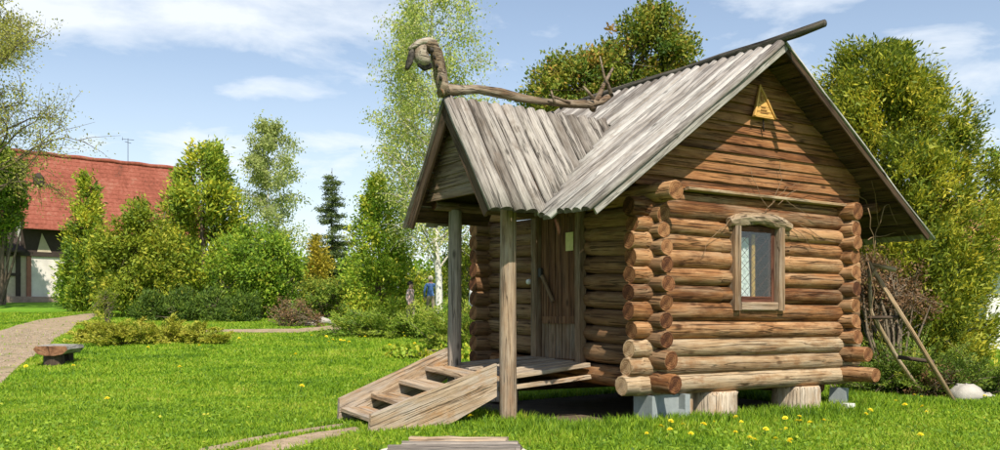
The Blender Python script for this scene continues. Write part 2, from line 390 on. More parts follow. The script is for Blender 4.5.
def path(name, left, right, n=60, m=8, lift=.012, seed=1, rag=.06, mat='path'):
    """a strip of trodden earth between two edge lines (photograph pixels)"""
    rng = np.random.default_rng(seed)
    A = resample([on_ground(*p)[:2] for p in left], n); B = resample([on_ground(*p)[:2] for p in right], n)
    rr = lambda: np.convolve(rng.normal(0, rag, n + 4), np.ones(5) / 5, 'valid')[:, None] * (B - A) / (np.linalg.norm(B - A, axis=1, keepdims=True) + 1e-6)
    A = A + rr(); B = B + rr()
    tt = np.linspace(0, 1, m)[None, :, None]; P = A[:, None] * (1 - tt) + B[:, None] * tt
    V = np.concatenate([P, gz(P[..., 0], P[..., 1])[..., None] + lift], -1).reshape(-1, 3)
    i = (np.arange(n - 1)[:, None] * m + np.arange(m - 1)[None]).ravel()
    o = link(name, fast_mesh(name, V, np.stack([i, i + 1, i + m + 1, i + m], 1), M[mat], smooth=True)); tag(o, kind='structure')
    EXCL.append((np.concatenate([A, B[::-1]]), .985))
path('path', [(-40, 339), (0, 331), (40, 320), (74, 315.5), (93, 313.5)], [(-40, 420), (0, 386), (20, 366), (48, 346), (78, 324), (100, 315)], seed=1, rag=.2)
path('path', [(196, 330), (250, 329.5), (300, 329), (330, 326), (338, 322)], [(196, 332.6), (250, 333), (300, 333), (336, 331), (350, 327)], seed=2, rag=.12)
path('path', [(195, 452), (250, 439), (300, 430.5), (345, 424.5)], [(208, 455), (256, 443), (304, 434), (347, 427)], n=40, seed=3, rag=.02, m=4)
path('path', [(220, 456), (276, 441.5), (318, 433.5), (356, 428)], [(255, 463), (302, 448), (336, 439), (362, 431)], n=40, seed=4, rag=.03, m=5)

def gravel(n, poly, seed):
    rg_ = np.random.default_rng(seed); lo_, hi_ = poly.min(0), poly.max(0); hi_ = np.minimum(hi_, [hi_[0], 32]); q = rg_.uniform(lo_, hi_, (n * 4, 2)); q = q[inside(q, poly)][:n]; m = len(q)
    r = rg_.uniform(.012, .045, m)[:, None, None]; O = np.array([[1, 0, 0], [0, 1, 0], [-1, 0, 0], [0, -1, 0], [0, 0, .7], [0, 0, -.5]], float)
    c = np.stack([q[:, 0], q[:, 1], gz(q[:, 0], q[:, 1]) + .015], 1); V = (c[:, None] + O[None] * r * rg_.uniform(.6, 1.3, (m, 6, 1))).reshape(-1, 3)
    F = np.array([[0, 1, 4], [1, 2, 4], [2, 3, 4], [3, 0, 4], [1, 0, 5], [2, 1, 5], [3, 2, 5], [0, 3, 5]])
    return link('gravel', fast_mesh('gravel', V, (np.arange(m)[:, None, None] * 6 + F[None]).reshape(-1, 3), M['pebble'], n=3))
def inside(P, poly):
    x, y = P[:, 0], P[:, 1]; c = np.zeros(len(P), bool); n = len(poly)
    for i in range(n):
        (x1, y1), (x2, y2) = poly[i], poly[i - 1]
        if y1 == y2: continue
        c ^= ((y1 > y) != (y2 > y)) & (x < (x2 - x1) * (y - y1) / (y2 - y1) + x1)
    return c
M['pebble'] = plain('path_pebble', (.36, .29, .21), .5, 3)
tag(gravel(2600, EXCL[0][0], 4), 'loose pebbles on the trodden path at the left', 'pebbles', kind='stuff')

# ------------------------------------------------------------------ hut frame: x along the gable wall, y along the door wall
C0 = Vector((1.637, 10.3, 0)); HR = math.atan2(.547, .837); WID = 3.19; LEN = 3.2
HM = Matrix.Translation(C0) @ Matrix.Rotation(HR, 4, 'Z'); HI = HM.inverted()
def hw(u, v, z): return HM @ Vector((u, v, z))
def on_plane(px, py, axis, val):
    """hut coordinates of a photograph pixel on the plane u = val (axis 0) or v = val (axis 1)"""
    o = HI @ Vector((0, 0, CAMZ)); d = HI @ Vector(((px - CX) / FPX, 1, CAMZ + (HY - py) / FPX)) - o
    return o + d * ((val - o[axis]) / d[axis])
hut = empty('log_hut', C0, HR, label='small log hut with a steep plank roof and a gabled porch on posts', cat='hut')

# --- wall logs
gzs = [.353, .545, .74, .94, 1.14, 1.34, 1.535, 1.725, 1.90, 2.08, 2.265]
rg = [.118] + [.112] * 10
rng = random.Random(5)
def ulog(x0, x1, v, z, r, mats, rr=None): return log('log', x1 - x0, r, mats, hut, (x0, v, z), (0, 0, 0), rr)
def vlog(y0, y1, u, z0, r, mats, tilt=.0, rr=None):
    return log('log', y1 - y0, r, mats, hut, (u, y0, z0 + tilt * y0), (0, -math.atan(tilt), math.pi / 2), rr)
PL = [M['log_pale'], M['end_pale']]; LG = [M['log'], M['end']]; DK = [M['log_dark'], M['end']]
for i, z in enumerate(gzs):
    mats = PL if i in (0, 1, 2) else LG
    a = -(.30 + rng.uniform(-.02, .03)); b = WID + .3
    if i == 0: a = -.42; mats = PL
    if i == 1: a = -.36
    r = rg[i] * rng.uniform(.97, 1.04)
    if 1.2 < z < 2.15:                                            # the window opening
        ulog(a, 1.18 + rng.uniform(-.02, .02), 0, z, r, mats, r * .98); ulog(1.98 + rng.uniform(-.02, .02), b, 0, z, r * .98, mats, r * .93)
    else: ulog(a, b, 0, z, r, mats, r * .94)
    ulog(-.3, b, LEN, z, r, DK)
vz = [.383, .637, .85, 1.05, 1.245, 1.45, 1.65, 1.845, 2.02, 2.19, 2.42]
for i, z in enumerate(vz):
    ee = [.38, .30, .25, .24, .25, .26, .25, .24, .2, .21, .40][i] + rng.uniform(-.015, .015)
    r = [.115, .115, .106, .104, .104, .106, .104, .104, .104, .112, .118][i]
    tl = .045
    if .55 < z < 2.3:
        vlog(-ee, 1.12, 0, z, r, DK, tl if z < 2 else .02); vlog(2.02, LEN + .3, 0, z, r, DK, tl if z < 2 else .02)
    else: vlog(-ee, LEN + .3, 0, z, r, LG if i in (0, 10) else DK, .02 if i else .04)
    er = [.52, .42, .27, .25, .24, .26, .25, .23, .27, .25, .27][i]
    vlog(-er, LEN + .3, WID, z - .01, r * (.9 if i < 2 else 1), LG, 0)
log('log', WID - .1, .072, LG, hut, (.1, .012, 2.405), (0, 0, 0))
ulog(-.3, WID + .3, LEN, .17, .11, DK); vlog(.3, LEN + .3, WID, .20, .11, DK)
vlog(.25, LEN + .3, 0, 2.60, .10, DK, .02); vlog(.25, LEN + .3, WID, 2.60, .10, DK, 0)
# plates carrying the roof
for u in (-.62, WID + .62): log('purlin', 2.5 if u < 0 else LEN + .55, .07, DK, hut, (u, -.12, 2.50), (0, 0, math.pi / 2))
plank('floor', (.08, .08, -.03), (WID - .08, LEN - .08, .03), M['darkwood'], hut, (0, 0, .50))

# --- gable siding
RZ, RS = 4.243, .733                                               # ridge height and slope of the main roof
def zmain(u): return RZ - RS * abs(u - WID / 2)
for vg, nm in ((-.05, 1), (LEN + .05, -1)):
    z = 2.50; k = 0
    while z < 4.0:
        h = .118 + rng.uniform(-.008, .008)
        half0 = min((RZ - .09 - z) / RS, WID / 2 + .28 + rng.uniform(0, .04)); half1 = min((RZ - .09 - z - h) / RS, WID / 2 + .3)
        half1 = max(half1, .02); t0 = rng.uniform(.022, .032); sg = nm
        c = WID / 2; hh = h + .014
        V = [(-half0, -sg * (t0 + .014), 0), (half0, -sg * (t0 + .014), 0), (half1, -sg * .016, hh), (-half1, -sg * .016, hh), (-half0, 0, 0), (half0, 0, 0), (half1, 0, hh), (-half1, 0, hh)]
        F = [[0, 1, 2, 3], [7, 6, 5, 4], [4, 5, 1, 0], [1, 5, 6, 2], [2, 6, 7, 3], [3, 7, 4, 0]]
        if sg < 0: F = [f[::-1] for f in F]
        part('gable_board', V, F, M['siding'], hut, (c, vg, z), (rng.uniform(-.02, .02), 0, 0))
        z += h; k += 1
plank('drip_board', (0, -.09, -.012), (2.95, .06, .022), M['log_pale'], hut, (.42, -.06, 2.492), (0, .004, 0))

# --- main roof slabs
def slope_mtx(p, ax, nrm):
    ax = Vector(ax).normalized(); nrm = Vector(nrm); nrm = (nrm - ax * nrm.dot(ax)).normalized(); y = nrm.cross(ax)
    m = Matrix((ax, y, nrm)).transposed().to_4x4(); m.translation = Vector(p); return m
PV, PZ, PS = 1.34, 3.535, 1.395                                     # porch ridge line and slope
def zporch(v): return PZ - PS * abs(v - PV)
cs = 1 / math.sqrt(1 + RS * RS)
v = -.5; k = 0
while v < 3.72:
    wd = rng.uniform(.125, .165)
    vm = v + wd / 2; k += 1
    base = RZ - .05
    # left slope, cut at the valley of the porch roof
    ue = -1.24 + rng.uniform(-.05, .03)
    if vm > PV + .5: ue = max(ue, -.5)
    if PV - .95 < vm < PV + .95:
        uv = WID / 2 - (RZ - zporch(vm)) / RS; ue = max(ue, uv - .10)
    L = (WID / 2 - ue) / cs
    slab('roof_slab', L, wd * 1.0, .058, [M['roof'], M['roof_end']], hut, slope_mtx((WID / 2 + .01, vm, base), (-1, 0, -RS), (-RS, 0, 1)), 100 + k)
    L = (WID / 2 + 1.25 + rng.uniform(-.03, .04)) / cs
    slab('roof_slab', L, wd * 1.0, .058, [M['roof'], M['roof_end']], hut, slope_mtx((WID / 2 - .01, vm, base), (1, 0, -RS), (RS, 0, 1)), 300 + k)
    v += wd
# sheathing boards under the slabs, barge boards on the rake
for sgn in (-1, 1):
    ax = (sgn, 0, -RS)
    for (vv, off, hgt, thk) in ((-.47, .045, .075, .03), (LEN + .42, .065, .12, .035)):
        L = (WID / 2 + (.45 if sgn < 0 and vv > 1 else 1.18)) / cs
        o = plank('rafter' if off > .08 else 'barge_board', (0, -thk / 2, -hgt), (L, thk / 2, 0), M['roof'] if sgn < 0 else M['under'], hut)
        o.matrix_local = slope_mtx((WID / 2, vv, RZ - .02 - off), ax, (sgn * RS, 0, 1))
    nb = 15 if sgn > 0 else 7
    for q in range(nb):                                            # underside boards seen below the overhang
        s0 = .04 + q * .225; L = .215
        y1 = LEN + .4 if sgn > 0 else (.38 if q > 8 else .36)
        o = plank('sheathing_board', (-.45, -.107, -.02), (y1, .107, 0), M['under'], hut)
        o.matrix_local = slope_mtx((WID / 2 + sgn * s0 * cs + sgn * .1 * cs, 0, RZ - .062 - RS * (s0 * cs + .1 * cs)), (0, 1, 0), (sgn * RS, 0, 1))
# the charred ridge pole, jutting out over the gable
P = [hw(WID / 2, vv, 0) for vv in (-1.0, -.5)]
pts = [(0, 0, .02), (.35, 0, 0), (.8, .01, -.01), (1.5, 0, .0), (2.2, -.01, -.01), (3.0, 0, 0), (4.0, 0, 0), (4.75, 0, -.01)]
V, F, I = tube_vf(pts, [.04, .05, .046, .046, .044, .044, .042, .04], 9, 4, .16)
part('ridge_pole', V, F, [M['burnt'], M['burnt']], hut, (WID / 2 + .0, -1.02, RZ + .012), (0, 0.0, math.pi / 2), I, True)

# --- porch roof slabs
u = -1.83; k = 0; pc = 1 / math.sqrt(1 + PS * PS)
while u < .74:
    wd = rng.uniform(.135, .175); um = u + wd / 2; k += 1
    for sgn in (-1, 1):
        run = .935 + rng.uniform(-.02, .03)
        zm = zmain(um) if um < WID / 2 else 9
        rv = (PZ - zm) / PS + rng.uniform(-.02, .06)              # meets the main roof
        rr = min(run, rv) if um > -1.2 else run
        if rr < .06: continue
        slab('porch_roof_slab', rr / pc, wd * .99, .062, [M['porchroof'], M['roof_end']], hut, slope_mtx((um, PV - sgn * .008, PZ - .055), (0, sgn, -PS), (0, sgn * PS, 1)), 600 + k * 2 + sgn)
    u += wd
for sgn in (-1, 1):
    for (uu, nm2) in ((-1.78, 'porch_barge_board'),):
        o = plank(nm2, (0, -.02, -.13), (.9 / pc, .02, 0), M['under'], hut)
        o.matrix_local = slope_mtx((uu, PV, PZ - .09), (0, sgn, -PS), (0, sgn * PS, 1))
    for q in range(7):
        s0 = .1 + q * .225
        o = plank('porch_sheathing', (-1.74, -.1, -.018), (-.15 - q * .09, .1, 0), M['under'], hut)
        o.matrix_local = slope_mtx((0, PV + sgn * s0 * pc, PZ - .06 - PS * s0 * pc), (1, 0, 0), (0, sgn * PS, 1))
# porch gable boards
z = 2.42
while z < 3.32:
    h = .13; hf = (PZ - .095 - z) / PS + .0; h1 = max(.02, (PZ - .095 - z - h) / PS)
    V = [(-.03, -hf, 0), (-.03, hf, 0), (-.015, h1, h + .012), (-.015, -h1, h + .012), (.015, -hf, 0), (.015, hf, 0), (.015, h1, h + .012), (.015, -h1, h + .012)]
    part('porch_gable_board', [(y, -x, zz_) for x, y, zz_ in V], [[0, 1, 2, 3], [7, 6, 5, 4], [4, 5, 1, 0], [1, 5, 6, 2], [2, 6, 7, 3], [3, 7, 4, 0]][:], M['porchwood'], hut, (-1.62, PV, z), (0, rng.uniform(-.012, .012), math.pi / 2))
    z += h
# beams and posts
for vv in (.84, 1.98): log('porch_beam', 1.70, .06, [M['porchwood'], M['end']], hut, (-1.58, vv, 2.38), (0, 0, 0))
log('porch_post', 2.5, .094, [M['post'], M['end_pale']], hut, (-1.30, .84, -.14), (0, -math.pi / 2, 0), .085, wob=.06)
log('porch_post', 2.45, .082, [M['greypost'], M['end']], hut, (-1.30, 1.98, -.10), (0, -math.pi / 2, 0), .078, wob=.06)

# --- deck
dv = np.linspace(.90, 2.14, 8)
for i in range(7):
    a, b = dv[i] + .004, dv[i + 1] - .004; vm = (a + b) / 2
    zw = .512 + .042 * vm; zo = .425 + .085 * (vm - .84); L = 1.24 + rng.uniform(-.03, .03)
    plank('deck_board', (0, -(b - a) / 2, -.05), (L, (b - a) / 2, 0), M['deck'], hut, (-1.24 - .12 + .03, vm, zo), (0, -math.atan2(zw - zo, L), 0), .005)
plank('joist', (0, -.03, -.05), (1.42, .03, .0), M['stair'], hut, (-1.36, .93, .32), (0, -.075, 0))
plank('joist', (0, -.035, -.1), (1.3, .035, .0), M['darkwood'], hut, (-1.32, 2.04, .44), (0, -.03, 0))

# --- door
D0, D1 = 1.15, 1.96
door = plank('door', (-.0, -.02, 0), (1.78, .02, D1 - D0), M['door'], hut, (-.06, D0, .57), (math.pi / 2, -math.pi / 2, math.pi))
door.matrix_local = Matrix(((0, 1, 0, -.05), (0, 0, 1, D0), (1, 0, 0, .565), (0, 0, 0, 1)))
nb = 5; bw = (D1 - D0 - .1) / nb
def dpart(name, x0, x1, y0, y1, v0, v1, mat, ch=.004):            # x up the door, y out of the wall, z along it
    return plank(name, (x0, -y1, v0), (x1, -y0, v1), mat, door, ch=ch)
for q in range(nb): dpart('door_plank', .50, 1.72, .021, .034 + rng.uniform(0, .006), .05 + q * bw + .003, .05 + (q + 1) * bw - .003, M['door'])
for q in range(nb): dpart('door_plank', .02, .47, .021, .032 + rng.uniform(0, .005), .05 + q * bw + .003, .05 + (q + 1) * bw - .003, M['doorgrey'])
dpart('door_rail', .44, .53, .042, .06, .06, .72, M['door'])
dpart('lock', 1.02, 1.13, .05, .085, .715, .775, M['iron'])
V, F = box_vf((-.19, -.09, -.025), (.21, -.062, .025), .005); part('latch_bar', V, F, M['doorgrey'], door, (.86, 0, .58), (0, -.62, 0))
fr = plank('door_frame', (0, -.05, 0), (1.85, .05, .1), M['doorgrey'], hut)
fr.matrix_local = Matrix(((0, 1, 0, -.1), (0, 0, 1, D0 - .09), (1, 0, 0, .55), (0, 0, 0, 1)))
fr = plank('door_frame', (0, -.05, 0), (1.85, .05, .11), M['doorgrey'], hut)
fr.matrix_local = Matrix(((0, 1, 0, -.105), (0, 0, 1, D1 - .02), (1, 0, 0, .585), (0, 0, 0, 1)))
p = on_plane(569.5, 241.5, 0, -.1)
pn = part('paper_notice', *box_vf((-.075, -.004, -.11), (.075, 0, .11)), M['paper'], None, HM @ Vector((-.098, p.y, p.z)), (0, 0, HR - math.pi / 2)); tag(pn, 'small yellowed paper notice pinned to the dark hut door', 'notice')
p = on_plane(533.5, 281.5, 0, -.13)
V, F, I = tube_vf([(0, 0, 0), (.015, 0, 0), (.03, 0, 0), (.055, 0, 0), (.065, 0, 0)], [.03, .03, .036, .03, .014], 12)
lp = part('wall_lamp', V, F, M['white'], None, HM @ Vector((-.10, p.y + .10, p.z)), (0, 0, HR + math.pi), None, True); tag(lp, 'small round white fitting on the log wall left of the door', 'wall fitting')

# --- window
wu0, wu1, wz0, wz1 = 1.235, 1.925, 1.22, 2.15
wn = empty('window', (0, 0, 0)); bpy.data.objects.remove(wn)
win = plank('window', (wu0 + .06, -.03, wz0 + .05), (wu1 - .06, -.024, wz1 - .05), M['glass'], hut, (0, -.045, 0), ch=0)
def wpart(name, V, F, mat, loc=(0, 0, 0), rot=(0, 0, 0)): return part(name, V, F, mat, win, loc, rot)
def upright(name, u, w_, z0, z1, v0, v1, mat):
    V, F = box_vf((0, v0, -w_ / 2), (z1 - z0, v1, w_ / 2), .008); return wpart(name, V, F, mat, (u, 0, z0), (0, -math.pi / 2, 0))
upright('frame_post', wu0 - .03, .10, wz0 - .06, wz1 + .02, -.10, .1, M['winframe']); upright('frame_post', wu1 + .02, .10, wz0 - .06, wz1 + .0, -.10, .1, M['winframe'])
V, F = box_vf((wu0 + .035, -.09, -.05), (wu1 - .04, .1, .05), .012); wpart('sill', V, F, M['winframe'], (0, 0, wz0 - .012))
upright('sash', wu0 + .06, .055, wz0 + .045, wz1, -.035, .02, M['sash']); upright('sash', wu1 - .07, .055, wz0 + .045, wz1, -.035, .02, M['sash'])
for z in (wz0 + .07, wz1 - .04): V, F = box_vf((wu0 + .09, -.034, -.035), (wu1 - .1, .019, .035), .004); wpart('sash', V, F, M['sash'], (0, 0, z))
hx = np.linspace(wu0 - .16, wu1 + .17, 9); hz = [-.03, .0, .015, .03, .035, .03, .02, .0, -.035]
V, F, I = tube_vf([(x - wu0, -.07 + .01 * math.sin(i * 2.2), z) for i, (x, z) in enumerate(zip(hx, hz))], [(.05, .05), (.06, .07), (.07, .075), (.065, .07), (.07, .07), (.065, .07), (.07, .08), (.06, .07), (.05, .05)], 10, 3, .17)
wpart('lintel_slab', V, F, [M['barklintel']], (wu0, 0, wz1 + .045))
# curtain, orange strip and crossed wires behind the pane
cx = np.linspace(0, .27, 14); V = []; F = []
for i, x in enumerate(cx):
    V += [(x, .012 * math.sin(i * 1.9), 0), (x - .02, .012 * math.sin(i * 1.9 + .5), .72)]
F = [[2 * i, 2 * i + 2, 2 * i + 3, 2 * i + 1] for i in range(13)]
wpart('lace_curtain', V, F, M['lace'], (wu0 + .10, .10, wz0 + .08))
V, F = box_vf((0, 0, 0), (.05, .02, .76)); wpart('curtain_strip', V, F, M['orangestrip'], (wu0 + .39, .08, wz0 + .08))
mb = MB()
for q in range(-5, 9):
    for sg in (-1, 1):
        zc = wz0 + .1 + q * .15; a = (wu0 + .09, zc if sg > 0 else zc + .42); b = (wu1 - .10, zc + .42 if sg > 0 else zc)
        pts = []
        for f in np.linspace(0, 1, 25):
            x = a[0] + (b[0] - a[0]) * f; z = a[1] + (b[1] - a[1]) * f
            if wz0 + .1 < z < wz1 - .07: pts.append((x, 0, z))
        if len(pts) > 1: mb.tube([pts[0], pts[-1]], .003, 4)
mb.build('lattice', M['sash'], win, (0, -.012, 0))

# --- triangular sign below the ridge
pa = on_plane(764, 87, 1, -.12); pb = on_plane(749, 118, 1, -.28); pc_ = on_plane(776, 121, 1, -.28)
bw = .19; hh = .40; tp = .085
sg = empty('triangular_sign', HM @ Vector((pa.x - .035, -.08, pa.z - hh + .03)), HR, label='yellow triangular wooden sign tilted out high on the gable', cat='sign')
V = [(-bw, -tp, 0), (bw, -tp, 0), (0, -.0, hh), (-bw, -.065, -.005), (bw, -.065, -.005), (0, .02, hh - .01)]
part('sign_board', V, [[0, 1, 2], [5, 4, 3], [0, 3, 4, 1], [1, 4, 5, 2], [2, 5, 3, 0]], M['sign'], sg)
V2 = [(-bw, -.065, -.006), (bw, -.065, -.006), (0, .01, .02), (-bw, -.075, -.006)]
for sgn in (-1, 1):
    V, F = box_vf((0, -.012, -.012), (.445, .012, .012)); o = part('sign_edge', V, F, M['sign'], sg)
    d = Vector((-sgn * bw, tp, hh)); o.matrix_local = slope_mtx((sgn * (bw - .01), -tp - .008, 0), d, (0, -1, .3))
mb = MB()
for (x, z, w_, h) in ((0, .05, .13, .012), (0, .085, .10, .012), (-.0, .12, .075, .012), (0, .20, .045, .055), (0, .27, .02, .04)):
    y = -tp + z / hh * tp - .004; mb.box((x - w_ / 2, y - .004, z), (x + w_ / 2, y + .004, z + h))
mb.build('carved_marks', M['signmark'], sg, (0, 0, 0))
mb = MB(); mb.tube([(.02, -.04, .0), (.02, -.05, -.15)], .011, 5); mb.build('hanging_stick', M['darkwood'], sg)

# --- dry vines round the window and below the right eave
def vine(name, label, runs, r=.006, n=8, seed=0):
    mb = MB(); rg_ = random.Random(seed)
    for P in runs:
        Q = [Vector(p) for p in P]; pts = [Q[0]]
        for a, b in zip(Q[:-1], Q[1:]):
            for f in (1 / 3, 2 / 3, 1): pts.append(a.lerp(b, f) + Vector([rg_.uniform(-.014, .014) for _ in range(3)]))
        mb.tube(pts, [r * (1 - .6 * i / len(pts)) for i in range(len(pts))], 4)
    o = mb.build(name, M['vine'], None, C0, (0, 0, HR)); tag(o, label, 'vine'); return o
def gp(px, py, v=-.14): return on_plane(px, py, 1, v)
vine('dry_vine', 'thin dry vine twigs above the small window', [[gp(765, 213), gp(775, 200), gp(786, 188), gp(800, 182)], [gp(770, 210), gp(760, 196), gp(751, 170)], [gp(786, 200), gp(800, 210), gp(830, 226)],
    [gp(778, 205), gp(790, 192), gp(812, 190), gp(838, 196)], [gp(735, 214), gp(725, 226), gp(708, 240), gp(702, 258)], [gp(780, 222), gp(800, 232), gp(812, 248)], [gp(772, 205), gp(782, 178), gp(780, 160)], [gp(800, 225), gp(826, 240), gp(846, 244)]], .0055, seed=1)
vine('dry_vine', 'tangled dry vine hanging under the right eave', [[gp(874, 250, -.1), gp(878, 225, -.1), gp(876, 200, -.2), gp(872, 178, -.3)], [gp(878, 228, -.2), gp(884, 206, -.3), gp(890, 205, -.3), gp(897, 226, -.3)], [gp(868, 240, -.1), gp(880, 236, -.1), gp(898, 233, -.1)],
    [gp(846, 196, -.1), gp(858, 194, -.1), gp(868, 204, -.1)], [gp(903, 228, -.2), gp(910, 240, -.2)], [gp(868, 208, -.3), gp(872, 236, -.25), gp(876, 262, -.2)], [gp(868, 262), gp(874, 290), gp(870, 330)]], .008, seed=2)

# ------------------------------------------------------------------ staircase
st = empty('wooden_staircase', hw(-1.4, 1.4, 0), HR, label='short open plank staircase leading up to the hut porch', cat='staircase')
def sloc(u, v, z): return (u + 1.4, v - 1.4, z)
def stringer(v, uz, th=.05):
    V = [sloc(u, v - th / 2, z) for u, z in uz] + [sloc(u, v + th / 2, z) for u, z in uz]; n = len(uz)
    o0 = Vector(V[0]); d = Vector((V[1][0] - V[0][0], 0, V[1][2] - V[0][2])); a = math.atan2(d.z, d.x)
    Rm = Matrix.Rotation(a, 3, 'Y'); Vl = [Rm @ (Vector(q) - o0) for q in V]
    part('stringer', Vl, [list(range(n)), list(range(2 * n - 1, n - 1, -1))] + [[(i + 1) % n, i, n + i, n + (i + 1) % n] for i in range(n)], M['stair'], st, o0, (0, -a, 0))
stringer(.86, [(-2.93, .115), (-1.45, .58), (-1.45, .225), (-2.2, -.11), (-2.95, -.11)])
stringer(2.0, [(-2.77, .185), (-1.40, .72), (-1.40, .36), (-2.1, .0), (-2.3, -.11), (-2.78, -.11)])
for (u, z) in ((-2.74, .085), (-2.38, .225), (-2.03, .37), (-1.69, .51)):
    tl = .065; zn = z - tl * 1.08
    plank('tread', (0, -.165, -.05), (1.088, .165, 0), M['stair'], st, sloc(u + .15, .886, zn), (0, -math.atan(tl), math.pi / 2), .006)

# ------------------------------------------------------------------ what the hut stands on
cb = MB(); cb.box((-.0, .10, 0), (.56, .30, .335)); cb.box((0, 0, 0), (.075, .103, .334)); cb.box((.48, 0, 0), (.555, .103, .334)); cb.box((.073, .004, 0), (.482, .102, .06)); 
for a0, x in ((1, .075), (-1, .48)):
    V = [(x, .01, .06), (x + a0 * .05, .01, .06), (x, .01, .17), (x, .101, .06), (x + a0 * .05, .101, .06), (x, .101, .17)]
    F = [[0, 1, 2], [5, 4, 3], [1, 4, 5, 2]]; cb.add(V, F if a0 > 0 else [f[::-1] for f in F])
o = cb.build('concrete_block', M['concrete'], None, hw(-.10, -.13, -.10), (0, 0, HR)); tag(o, 'grey hollow concrete block under the near corner of the hut', 'concrete block')
def stump(u, v, r, z0, h, label, sq=1.0, seed=0):
    V, F, I = tube_vf([(0, 0, 0), (.06, 0, 0), (h - .05, 0, 0), (h - .012, 0, 0), (h, 0, 0)], [(r * 1.04, r * 1.04 * sq), (r * 1.02, r * 1.02 * sq), (r, r * sq), (r * .99, r * .99 * sq), (r * .95, r * .95 * sq)], 18, seed, .035)
    o = part('stump', V, F, [M['stump'], M['end_pale']], None, hw(u, v, z0), (0, -math.pi / 2, HR), I, True); tag(o, label, 'stump', 'stumps under the hut'); return o
stump(1.06, .13, .29, -.13, .365, 'wide pale stump under the gable wall next to the concrete block', seed=3)
stump(2.50, .12, .29, -.12, .36, 'wide pale stump under the gable wall below the right of the window', seed=5)
stump(.60, .05, .055, -.12, .36, 'thin short post stump between the concrete block and the wide stump', seed=7)
stump(2.9, 3.0, .2, -.02, .27, 'stump in the dark below the back of the hut', seed=9); stump(.1, 3.05, .2, -.05, .3, 'stump in the dark below the porch end of the hut', seed=8)
mb = MB(); mb.box((0, 0, 0), (.07, .22, .30)); mb.box((.07, .02, 0), (.16, .2, .12)); o = mb.build('concrete_slab', M['concrete'], None, hw(3.12, -.13, -.1), (0, .12, HR + .2)); tag(o, 'thin upright concrete slab under the far gable corner', 'concrete slab')
V, F = box_vf((0, 0, 0), (.13, .1, .13)); o = part('white_block', V, F, M['whitewash'], None, at(847, 414, 11.55), (0, 0, .4)); o.location.z = -.1; tag(o, 'small white painted block in the grass at the far gable corner', 'block')
# bare earth below the hut
nn = 14; A = np.array([[hw(a, b, 0)[:2] for a in np.linspace(-1.0, WID + .05, nn)] for b in np.linspace(-.02, LEN + .2, nn)])
V = np.concatenate([A, (gz(A[..., 0], A[..., 1]) + .014)[..., None]], -1).reshape(-1, 3); i = (np.arange(nn - 1)[:, None] * nn + np.arange(nn - 1)[None]).ravel()
o = link('bare_soil', fast_mesh('bare_soil', V, np.stack([i, i + 1, i + nn + 1, i + nn], 1), M['soil'])); tag(o, kind='structure')
EXCL.append((np.array([hw(*p, 0)[:2] for p in ((-.95, .12), (-.05, .10), (WID, .1), (WID, LEN), (-1, LEN))]), 1.0))
EXCL.append((np.array([hw(*p, 0)[:2] for p in ((-2.75, .9), (-1.5, .9), (-1.5, 1.95), (-2.65, 1.95))]), 1.0))

# ------------------------------------------------------------------ carved beast on the porch ridge
cp = on_plane(443, 92, 1, PV)
bst = empty('carved_ridge_beast', HM @ Vector((cp.x, PV, PZ)), HR, label='gnarled driftwood beast with a raised head lying along the porch ridge', cat='carving')
def bp(px, py, dv=0.0):
    q = on_plane(px, py, 1, PV + dv); return (q.x - cp.x, dv, q.z - PZ)
body = [bp(440, 93), bp(448, 91), bp(462, 91), bp(478, 89.5), bp(500, 93), bp(520, 98), bp(545, 101.5), bp(570, 104), bp(590, 104.5), bp(602, 101), bp(612, 95)]
V, F, I = tube_vf(body, [.06, .072, .058, .05, .05, .046, .04, .042, .046, .04, .03], 9, 2, .24); part('body', V, F, [M['drift'], M['end']], bst, idx=I, smooth=True)
neck = [bp(446, 95), bp(443, 85), bp(440, 74), bp(438, 63), bp(436, 53), bp(431, 45), bp(424, 42)]
V, F, I = tube_vf(neck, [.075, .08, .07, .066, .074, .078, .07], 10, 5, .28); part('neck', V, F, [M['drift'], M['drift']], bst, idx=I, smooth=True)
head = [bp(434, 46), bp(427, 42.5), bp(420, 43), bp(414, 46), bp(409, 49)]
V, F, I = tube_vf(head, [(.07, .06), (.08, .05), (.075, .04), (.05, .03), (.03, .02)], 8, 7, .14); part('brow', V, F, [M['driftpale'], M['driftpale']], bst, idx=I, smooth=True)
V, F, I = tube_vf([bp(422, 44), bp(420.5, 50), bp(421.5, 57), bp(423.5, 63), bp(424.5, 66)], [(.05, .06), (.08, .08), (.085, .085), (.08, .075), (.05, .05)], 9, 9, .2); part('cheek', V, F, [M['driftpale'], M['burnt']], bst, idx=I, smooth=True)
V, F, I = tube_vf([bp(419, 63), bp(424, 66.5), bp(430, 65)], [(.03, .04), (.045, .06), (.03, .05)], 7, 13, .15); part('jaw', V, F, [M['burnt'], M['burnt']], bst, idx=I, smooth=True)
V, F, I = tube_vf([bp(412, 47), bp(411, 55), bp(410, 62), bp(406.5, 69)], [(.025, .02), (.04, .03), (.05, .035), (.035, .025)], 7, 11, .2); part('snout', V, F, [M['burnt'], M['darkwood']], bst, idx=I, smooth=True)
for q, (x_, y_, r_, dv_) in enumerate(((431, 50, .03, -.07), (436.5, 66, .022, -.06), (440, 78, .026, -.065), (434, 57, .02, -.075))):   # rot holes
    c = Vector(bp(x_, y_, dv_)); V, F, I = tube_vf([c + Vector((-.01, 0, r_)), c + Vector((0, -.006, r_ * .4)), c + Vector((.006, -.006, -r_ * .5)), c + Vector((.01, 0, -r_))], [.006, r_ * .7, r_ * .75, .006], 7, 50 + q, .2); part('rot_hole', V, F, [M['burnt'], M['burnt']], bst, idx=I, smooth=True)
